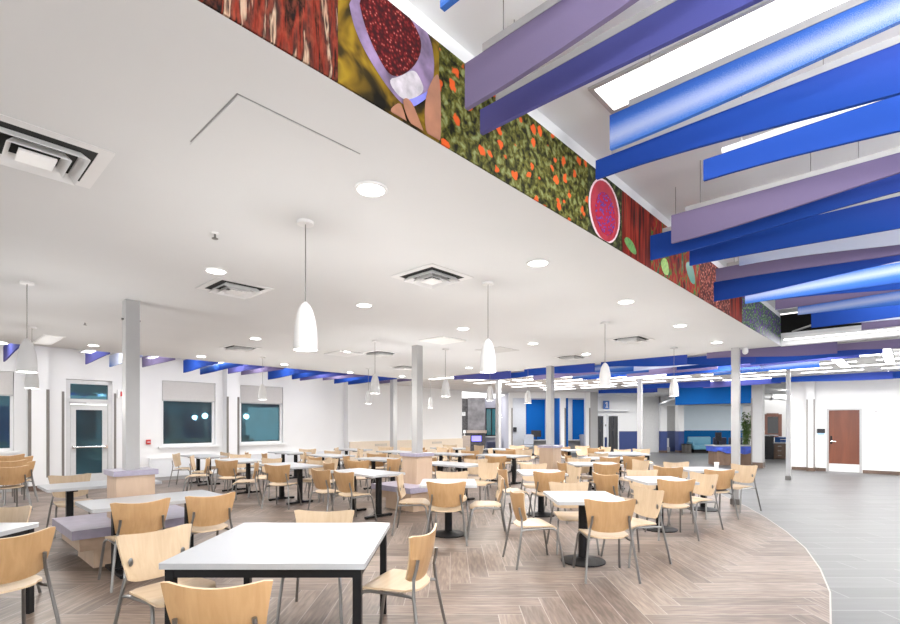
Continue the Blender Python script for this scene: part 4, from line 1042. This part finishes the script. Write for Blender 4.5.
patch('printed_bowl_berries', ell(604.5, 214, 9.5, 22, -9), mural_mat('mural_bowl_berries', b_berrybowl), bowl, .007)
patch('printed_leaf', [(623, 240), (627, 236), (634, 244), (637, 256), (630, 252)], plain('mural_leaf', (.12, .30, .08), .5, noise=.4, scale=30), mural, .003)
patch('printed_leaf', [(660, 262), (664, 257), (668, 262), (669, 276), (663, 274)], plain('mural_lime', (.25, .50, .04), .5, noise=.4, scale=30), mural, .003)
patch('printed_cloth', [(684, 262), (692, 262), (696, 285), (690, 283)], plain('mural_teal', (.02, .20, .15), .5), mural, .003)

# ------------------------------------------------------------------ hanging baffles over the concourse
HG = 'felt baffles hanging beside the mural'
def baffle(u, v0, L, h0, h1, mat, label, ztop=3.30, ceil=HIGH, group=HG, rail=True, wires=2):
    t = thing('hanging_baffle', label, 'ceiling baffle', uv(u, v0, ztop), math.atan2(-UX, UY), group)   # local x runs along -V
    n = 16; vs = []; fs = []; th_ = .024
    for i in range(n+1):
        x = L*i/n; q = i/n
        h = h0+(h1-h0)*(.5-.5*math.cos(math.pi*min(1, q*1.15)))
        vs += [(x, -th_/2, -h), (x, th_/2, -h), (x, th_/2, 0), (x, -th_/2, 0)]
    for i in range(n):
        for k in range(4): fs.append((i*4+k, i*4+(k+1) % 4, i*4+4+(k+1) % 4, i*4+4+k))
    fs += [(3, 2, 1, 0), (n*4, n*4+1, n*4+2, n*4+3)]
    obj('felt_panel', MB().add(vs, fs), mat, t)
    if rail:
        rl = obj('hanging_rail', MB().box((L/2, 0, .018), (L-.22, .03, .036)), 'alum', t, smooth=False)
        for k in range(wires):
            x = .22+(L-.44)*k/max(1, wires-1)
            obj('wire', MB().tube([(x, 0, .03), (x, 0, ceil-ztop)], .0025, 5), 'steel', rl)
            
    return t
BF = [  # u, v_end, h_start, h_end, felt, colour words
 (1.32, 1.27, .20, .12, 'f_swoosh', 'pale blue'), (1.80, 1.57, .215, .07, 'f_lav', 'lavender'), (2.12, 1.74, .13, .17, 'f_viol', 'violet blue'),
 (2.65, 1.24, .19, .10, 'f_swoosh', 'blue and white'), (3.04, 1.52, .118, .25, 'f_blue', 'royal blue'), (3.51, 1.0, .134, .26, 'f_blue', 'short royal blue'),
 (4.26, 1.46, .229, .09, 'f_lav', 'lavender'), (4.59, 1.76, .22, .12, 'f_blue', 'royal blue'), (5.07, 1.57, .20, .25, 'f_blue', 'deep blue'),
 (5.71, 1.29, .11, .24, 'f_pale', 'pale blue'), (6.06, 1.60, .14, .20, 'f_lav', 'lavender'), (6.62, 1.77, .229, .10, 'f_blue', 'royal blue'),
 (7.15, 1.55, .20, .22, 'f_swoosh', 'blue and white'), (7.63, 1.47, .10, .22, 'f_blue', 'blue'), (8.06, 1.38, .15, .10, 'f_lav', 'lavender'),
 (8.60, 1.2, .16, .22, 'f_swoosh', 'blue and white'), (9.49, 1.15, .227, .18, 'f_blue', 'royal blue'), (9.95, .9, .15, .2, 'f_pale', 'pale'), (10.45, .6, .2, .13, 'f_lav', 'lavender')]
for k, (u, v0, h0, h1, mt, cw) in enumerate(BF):
    baffle(u, v0, 2.4 if k != 0 else 2.0, h0, h1, mt, '%s felt baffle, %s from the front in the mural row' % (cw, ORD[k]), wires=3)
# second file of boards further along the same lines (they fill the upper corner)
for k, (u, mt, cw) in enumerate(((5.3, 'f_swoosh', 'blue and white'), (5.9, 'f_blue', 'royal blue'), (6.5, 'f_lav', 'lavender'), (7.2, 'f_pale', 'pale'), (7.9, 'f_blue', 'royal blue'), (8.6, 'f_blue', 'deep blue'), (9.3, 'f_lav', 'lavender'), (10.0, 'f_swoosh', 'blue and white'))):
    baffle(u, -1.3+.2*math.sin(k*2.1), 2.4, .13+.09*(k % 2), .22-.1*(k % 2), mt, '%s felt baffle, %s from the front in the outer row' % (cw, ORD[k]))
# baffles in the slot past the far rim of the dining ceiling
G3 = 'felt baffles past the far rim of the dining ceiling'
slot = [(11.45, 3.2, 2.2, 'f_lav'), (11.45, 5.6, 2.0, 'f_blue'), (11.5, 7.9, 2.1, 'f_blue'), (11.55, 10.6, 2.2, 'f_viol'), (11.9, 1.2, 2.3, 'f_lav'), (11.95, 4.6, 2.2, 'f_blue'), (11.95, 6.9, 1.9, 'f_swoosh'), (12.0, 9.1, 1.8, 'f_blue'),
        (12.4, 5.4, 2.2, 'f_pale'), (12.4, 8.2, 2.2, 'f_lav'), (12.45, 2.6, 2.2, 'f_blue'), (12.9, 4.3, 2.3, 'f_blue'), (12.9, 7.2, 2.2, 'f_swoosh'), (13.4, 5.8, 2.3, 'f_lav'), (13.4, 3.0, 2.2, 'f_viol'), (13.9, 4.9, 2.2, 'f_blue'), (13.9, 7.4, 2.2, 'f_blue'), (14.5, 3.9, 2.3, 'f_swoosh'), (14.5, 6.4, 2.2, 'f_pale')]
CW = {'f_lav': 'lavender', 'f_blue': 'royal blue', 'f_viol': 'violet blue', 'f_swoosh': 'blue and white', 'f_pale': 'pale'}
for k, (u, v, L, mt) in enumerate(sorted(slot, key=lambda q: -q[1]*100+q[0])):
    baffle(u, v, L, .12+.10*((k*7) % 3)/2, .22-.09*((k*5) % 3)/2, mt, '%s felt baffle past the far ceiling rim, %s from the windows' % (CW[mt], ORD[k]), ztop=ACT-.03, ceil=ACT, group=G3, wires=2)
# baffles across the lounge header and door wall
G4 = 'felt baffles in front of the lounge header and door wall'
for k, (u, v, L, mt) in enumerate(((19.0, 7.8, 2.6, 'f_blue'), (19.6, 5.6, 2.4, 'f_viol'), (19.2, 3.4, 3.0, 'f_blue'), (19.3, .6, 2.7, 'f_blue'), (19.3, -2.2, 3.2, 'f_viol'), (19.1, -5.2, 3.2, 'f_blue'), (20.8, 10.3, 2.6, 'f_blue'))):
    baffle(u, v, L, .16+.05*(k % 2), .22-.05*(k % 2), mt, '%s felt baffle before the lounge and door wall, %s from the elevators' % (CW[mt], ORD[k]), ztop=ACT-.02, ceil=ACT, group=G4)
# short baffles between dining ceiling and window wall
G5 = 'short felt baffles along the window wall'
wl_ = [(.6, 'f_blue'), (1.35, 'f_viol'), (2.75, 'f_viol'), (3.35, 'f_pale'), (4.0, 'f_lav'), (4.95, 'f_blue'), (5.55, 'f_swoosh'), (6.1, 'f_viol'), (6.65, 'f_lav'), (7.5, 'f_blue'), (8.1, 'f_blue'), (8.7, 'f_viol'), (9.3, 'f_lav'), (9.8, 'f_blue'), (10.6, 'f_blue'), (11.3, 'f_lav'), ]
for k, (u, mt) in enumerate(wl_):
    baffle(u, 14.65+.3*math.sin(k*2.4), 2.4+.3*math.sin(k*2.4), .26+.08*((k*3) % 4)/3, .27, mt, '%s felt baffle along the window wall, %s from the stacked chairs' % (CW[mt], ORD[k]), ztop=3.30, ceil=3.5, group=G5)

# ------------------------------------------------------------------ ceiling fittings
def troffer(u, v0, L, wd, z, label, group, along='V', mat='troff', frame=True):
    t = thing('ceiling_light', label, 'ceiling light', uv(u, v0, z), math.atan2(-UX, UY) if along == 'V' else ANG, group)
    if frame:
        m = MB(); e = .03
        for s in (-1, 1): m.box((L/2, s*(wd/2+e/2), -.006), (L+2*e, e, .012))
        m.box((-e/2, 0, -.006), (e, wd, .012)); m.box((L+e/2, 0, -.006), (e, wd, .012))
        obj('frame', m, 'alum', t, smooth=False)
    obj('diffuser', MB().box((L/2, 0, -.004), (L, wd, .006)), mat, t, smooth=False)
GT = 'linear lights in the upper ceiling'
troffer(3.03, 1.46, 2.4, .28, HIGH-.001, 'long recessed light between baffles above the poppy mural', GT)
troffer(6.75, 1.68, 2.4, .2, HIGH-.001, 'long recessed light above the lavender baffles near the mural end', GT)
troffer(9.2, .6, 2.4, .25, HIGH-.001, 'long recessed light nearest the dark opening above the mural', GT)
for px, py, lab in ((87, 352, 'white slot light between baffles above the glass door'), (153, 358, 'white slot light between baffles just past the first column'), (221, 363, 'white slot light between baffles before the white pilaster')):
    q_ = onz(px, py, 3.2); troffer(touv(q_.x, q_.y)[0], touv(q_.x, q_.y)[1]+.1, 1.3, .2, 3.2, lab, 'slot lights along the window wall', 'V', 'strip')
ln = thing('linear_pendant', 'bright white linear light along the bulkhead below the dark opening', 'ceiling light', uv(UE-.12, VM-.08, 3.16), math.atan2(-UX, UY))
obj('housing', MB().box((2.4, 0, .03), (4.8, .08, .06)), 'diffw', ln, smooth=False); obj('diffuser', MB().box((2.4, 0, -.005), (4.8, .07, .01)), 'strip', ln, smooth=False)
GA = 'strip lights in the tile ceiling'
troffer(*touv(7.45, 9.98), 4.7, .22, ACT-.001, 'long strip light running toward the cherry door', GA, 'U')
troffer(*touv(8.25, 9.5), 4.4, .17, ACT-.001, 'long strip light running toward the wall beyond the cherry door', GA, 'U')
cnt = 0
for r_ in range(9):
    u = 12.1+1.22*r_
    for q in range(9):
        v = 12.2-1.83*q-(.6 if r_ % 2 else 0)
        a, b = uv(u, v), uv(u, v-1.2)
        pa = (CX+F*a.x/a.y, HY-F*(ACT-EYE)/a.y); pb = (CX+F*b.x/b.y, HY-F*(ACT-EYE)/b.y)
        if pb[0] < 392 or pa[0] > 905 or max(a.y, b.y) > 24.5 or u > UR-.4: continue
        if 0 < v < 2 and u < 13: continue
        troffer(u, v, 1.45, .34 if u > 13 and v > 4 else .2, ACT-.001, 'narrow white strip light set in the tile ceiling grid', GA, 'V', 'strip', False)
        cnt += 1

# downlights
DL = [(371, 188, 'largest round downlight, closest to the poppy mural'), (216, 270, 'round downlight beside the square vent nearest the first column'), (538, 262, 'round downlight below the berry bowl in the mural'), (364, 304.5, 'round downlight beside the front pendant'), (463, 328, 'round downlight beside the bright ceiling panel'), (626, 301, 'round downlight below the mural red boards'), (680, 325, 'round downlight below the mural peppers'), (717, 342, 'round downlight closest to the ceiling corner'), (533, 343, 'round downlight beyond the second pendant'), (586, 353.6, 'round downlight beside the small vent near the far rim'), (255.5, 338, 'round downlight above the vent near the second window'), (93.6, 345, 'round downlight above the glass door'), (201, 356, 'round downlight above the window nearer the door'), (284, 364, 'round downlight above the window beyond the pilaster'), (350, 372, 'round downlight above the white wall step'), (2, 342.5, 'round downlight above the stacked chairs'), (469, 367.5, 'round downlight near the far rim before the fireplace'), (402, 376, 'round downlight near the far rim above the wainscot column'), (346, 351.5, 'round downlight touching the pale access panel')]
dp = None
for px, py, lab in DL:
    loc = onz(px, py, SOF)
    if dp is None:
        o = thing('downlight', lab, 'downlight', loc, 0, 'round downlights in the dining ceiling'); dp = o
        obj('trim_ring', MB().lathe([(.085, -.001), (.105, -.004), (.10, -.014), (.085, -.016)], 28, cap=False), 'diffw', o); obj('lens', MB().lathe([(.086, -.002), (.086, -.012)], 28), 'lens', o)
    else:
        o = copy_tree(dp); o.location = loc; o['label'] = lab
GD = 'square air vents in the dining ceiling'
VT = [((-2.26, 2.70), 'large square air vent at the ceiling edge by the front'), (tuple(onz(235, 288, SOF))[:2], 'square air vent beside the first column'), (tuple(onz(432, 276.5, SOF))[:2], 'square air vent between the front and second pendants'), (tuple(onz(240, 347.7, SOF))[:2], 'small square air vent before the second window'), (tuple(onz(631, 339, SOF))[:2], 'square air vent near the mural end of the dining ceiling'), (tuple(onz(571, 357, SOF))[:2], 'square air vent near the far rim and lone planter'), (tuple(onz(380, 353, SOF))[:2], 'square air vent beside the pendant over the middle rows'), (tuple(onz(404, 367, SOF))[:2], 'square air vent before the wainscot column')]
vp = None
for (x, y), lab in VT:
    if vp is None:
        o = thing('air_vent', lab, 'air vent', (x, y, SOF), ANG, GD); vp = o
        def fr_(a, b, z0, z1):
            m = MB()
            va = [(sx*a, sy*a, z0) for sx, sy in ((-1, -1), (1, -1), (1, 1), (-1, 1))]; vb = [(sx*b, sy*b, z1) for sx, sy in ((-1, -1), (1, -1), (1, 1), (-1, 1))]
            vc = [(p[0]*.985, p[1]*.985, p[2]+.006) for p in vb]; vd = [(p[0]*.985, p[1]*.985, p[2]+.006) for p in va]
            f_ = []
            for k in range(4):
                n_ = (k+1) % 4; f_ += [(k, n_, 4+n_, 4+k), (4+k, 4+n_, 8+n_, 8+k), (8+k, 8+n_, 12+n_, 12+k), (12+k, 12+n_, n_, k)]
            return m.add(va+vb+vc+vd, f_)
        obj('flange', fr_(.30, .235, -.008, -.008), 'diffw', o, smooth=False)
        obj('throat', MB().box((0, 0, -.004), (.47, .47, .004)), 'darkvoid', o, smooth=False)
        obj('outer_cone', fr_(.205, .17, -.05, -.012), 'diffw', o, smooth=False)
        obj('inner_cone', fr_(.135, .105, -.055, -.014), 'diffw', o, smooth=False)
        obj('centre_plate', MB().box((0, 0, -.05), (.16, .16, .012)), 'diffw', o, smooth=False)
    else:
        o = copy_tree(vp); o.location = (x, y, SOF); o['label'] = lab
# flush panels
def flush(px, py, s, label, mat='diffw', z=SOF, th_=.006, su=None):
    c = onz(px, py, z); t = thing('ceiling_hatch', label, 'ceiling panel', c, ANG)
    obj('panel', MB().box((0, 0, -th_/2), (su or s, s, th_)), mat, t, smooth=False); obj('seam', MB().box((0, 0, -.001), ((su or s)+.02, s+.02, .002)), 'seam', t, smooth=False)
    return t
flush(442.5, 340, .58, 'bright white square ceiling panel beside the second pendant', plain('bright_panel', (.9, .9, .88), .5), th_=.02)
flush(344, 353.5, .58, 'pale square access panel with a downlight at its edge', th_=.02)
flush(497, 350, .62, 'grey square access panel beyond the second pendant', plain('grey_panel', (.60, .60, .59), .6), th_=.008)
u0, v0 = touv(*onz(237, 93, SOF)[:2]); t = thing('ceiling_hatch', 'large flush access hatch outlined in the ceiling below the firewood mural', 'ceiling panel', uv(u0, v0, SOF), ANG)
obj('hatch', MB().box((.34, .30, -.002), (.66, .58, .004)), 'ceil', t, smooth=False); obj('gap', MB().box((.34, .003, -.001), (.68, .006, .003)).box((.003, .28, -.001), (.006, .56, .003)), 'seam', t, smooth=False)
u0, v0 = touv(*onz(48, 340, SOF)[:2]); t = thing('linear_slot_light', 'pale rectangular recessed slot in the ceiling above the glass door', 'ceiling light', uv(u0, v0, SOF), ANG)
obj('slot_frame', MB().box((0, 0, -.004), (.3, 1.25, .008)), 'diffw', t, smooth=False); obj('diffuser', MB().box((0, 0, -.01), (.24, 1.15, .006)), plain('pale_lens', (.9, .9, .88), .4, emit=.25), t, smooth=False)
# sprinklers
for k, (px, py, lab) in enumerate(((215, 233, 'small sprinkler head on the ceiling before the first column vent'), (85, 322, 'small sprinkler head on the ceiling before the glass door'))):
    s = thing('ceiling_sprinkler', lab, 'sprinkler', onz(px, py, SOF)); obj('escutcheon', MB().lathe([(.03, 0), (.028, -.006), (.012, -.01)], 14), 'diffw', s); obj('deflector', MB().lathe([(.008, -.01), (.008, -.04), (.024, -.042), (.024, -.046)], 12), 'steel', s)
sc = thing('security_camera', 'small white dome camera under the ceiling corner by the column', 'camera', uv(UE-.18, VM+.55, SOF)); obj('bracket', MB().lathe([(.05, 0), (.05, -.03)], 16), 'diffw', sc); obj('dome', MB().lathe([(.055, -.03), (.055, -.08), (.035, -.115), (.005, -.125)], 16), 'diffw', sc)

# pendants
PN = [(305.5, 350, 2.118, 'large white pendant lamp closest to the viewer'), (27, 371, 2.13, 'white pendant lamp in front of the window by the stacked chairs'), (32, 389, 2.11, 'white pendant lamp half hidden behind another by the glass door'), (488, 373, 2.11, 'white pendant lamp before the fireplace nook'), (605, 388, 2.10, 'white pendant lamp before the elevators'), (674, 398, 2.08, 'white pendant lamp before the blue lounge header'), (375, 394, 2.11, 'white pendant lamp with a dark vent behind its canopy'), (368.5, 404, 2.11, 'small white pendant lamp close behind another before the white wall'), (445.5, 397, 2.11, 'small white pendant lamp at the wall end before the fireplace'), (430.5, 408, 2.09, 'tiny white pendant lamp against the white wall above the wainscot'), (490, 401, 2.11, 'small white pendant lamp directly before the stone fireplace'), (528, 404, 2.10, 'small white pendant lamp before the office blue panel'), (262.5, 400, 2.11, 'small white pendant lamp before the window beyond the pilaster')]
pn = None
for px, py, zb, lab in PN:
    Y = F*(zb-EYE)/(HY-py); X = (px-CX)/F*Y
    zc = SOF
    if touv(X, Y)[0] > UE: zc = ACT
    elif touv(X, Y)[1] > VS: zc = 3.5
    if pn is None or zc != SOF:
        o = thing('pendant_lamp', lab, 'pendant lamp', (X, Y, zb), 0, 'white pendant lamps')
        sh = obj('lamp_shade', MB().lathe([(.082, .004), (.085, 0), (.0855, .06), (.083, .12), (.077, .18), (.066, .24), (.050, .295), (.032, .33), (.014, .346), (.006, .352)], 28, cap=False), 'pend', o)
        obj('lens', MB().lathe([(.08, .006), (.08, .010)], 24), 'pendlens', o)
        obj('cord', MB().tube([(0, 0, .345), (0, 0, zc-zb-.02)], .004, 6), 'steel', o); obj('canopy', MB().lathe([(.06, zc-zb-.022), (.06, zc-zb-.001)], 20), 'diffw', o)
        if pn is None: pn = o; zb0 = zb
    else:
        o = copy_tree(pn); o['label'] = lab; o.location = (X, Y, zb0); 

# ------------------------------------------------------------------ lights
def area(name, loc, sx, sy, power, rot=(0, 0, 0), col=(1, .985, .96)):
    l = bpy.data.lights.new(name, 'AREA'); l.shape = 'RECTANGLE'; l.size = sx; l.size_y = sy; l.energy = power; l.color = col
    o = bpy.data.objects.new(name, l); COL.objects.link(o); o.location = loc; o.rotation_euler = rot
    return o
for k, (px, py, lab) in enumerate(DL):
    p = onz(px, py, SOF); l = bpy.data.lights.new('downlight_lamp', 'SPOT'); l.energy = 105; l.spot_size = math.radians(150); l.spot_blend = .8; l.shadow_soft_size = .09; l.color = (1, .97, .93)
    o = bpy.data.objects.new('downlight_lamp', l); COL.objects.link(o); o.location = (p.x, p.y, SOF-.03)
for px, py, zb, lab in PN:
    Y = F*(zb-EYE)/(HY-py); l = bpy.data.lights.new('pendant_glow', 'POINT'); l.energy = 24; l.shadow_soft_size = .12; l.color = (1, .97, .93)
    o = bpy.data.objects.new('pendant_glow', l); COL.objects.link(o); o.location = ((px-CX)/F*Y, Y, zb-.16)
for u, v in ((3.03, .2), (6.75, .4), (9.2, -.6), (5.5, -3.0), (8.5, -4.0)):
    p = uv(u, v, HIGH-.03); area('troffer_lamp', p, 2.3, .2, 14, (0, 0, math.atan2(-UX, UY)))
for u, v in ((13.5, 2.5), (14, 6), (14, 9.5), (16.5, 4.5), (16.5, 8), (16.5, -1), (18, 1.5), (18, 11), (14, -3)):
    p = uv(u, v, ACT-.02); area('strip_lamp', p, 2.4, .3, 95, (0, 0, math.atan2(-UX, UY)))
for u in (1.0, 3.6, 6.2, 8.8):
    p = uv(u, 13.6, 3.47); area('cove_lamp', p, 2.2, .3, 42, (0, 0, ANG))
for u, v in ((-.2, -1.5), (1.6, -2.4), (4.0, -3.4), (7.0, -3.2), (9.6, -3.4), (12.7, -1.9), (15.5, -3.4)):  # unseen upward fill, added to brighten the upper and tile ceilings
    p = uv(u, v, 2.7); area('added_ceiling_fill', p, 2.4, .3, 250 if u < 12 else 330, (math.pi, 0, math.atan2(-UX, UY)))
for x, y, z, e in ((12.5, 24.5, 2.55, 45), (15.5, 25.5, 2.55, 40), (9.5, 25.0, 3.0, 60), (4.0, 25.5, 3.0, 40), (6.0, 25.5, 3.0, 30), (1.7, 26.5, 3.0, 22), (15.5, 22.5, 2.95, 50)):
    area('room_lamp', (x, y, z), 1.2, .6, e)
W_ = bpy.data.worlds.new('world'); scn.world = W_; W_.use_nodes = True
bg = W_.node_tree.nodes['Background']; bg.inputs[0].default_value = (1, .985, .965, 1); bg.inputs[1].default_value = 1.7

# ------------------------------------------------------------------ camera
cam = bpy.data.cameras.new('camera'); co = bpy.data.objects.new('camera', cam); COL.objects.link(co)
co.location = (0, 0, EYE); co.rotation_euler = (math.pi/2, 0, 0)
cam.sensor_width = 36; cam.lens = F/900*36; cam.shift_x = -(CX-450)/900; cam.shift_y = (HY-312)/900
cam.clip_start = .05; cam.clip_end = 100
scn.camera = co
scn.view_settings.view_transform = 'Standard'; scn.view_settings.look = 'None'; scn.view_settings.exposure = .55; scn.view_settings.gamma = 1.06
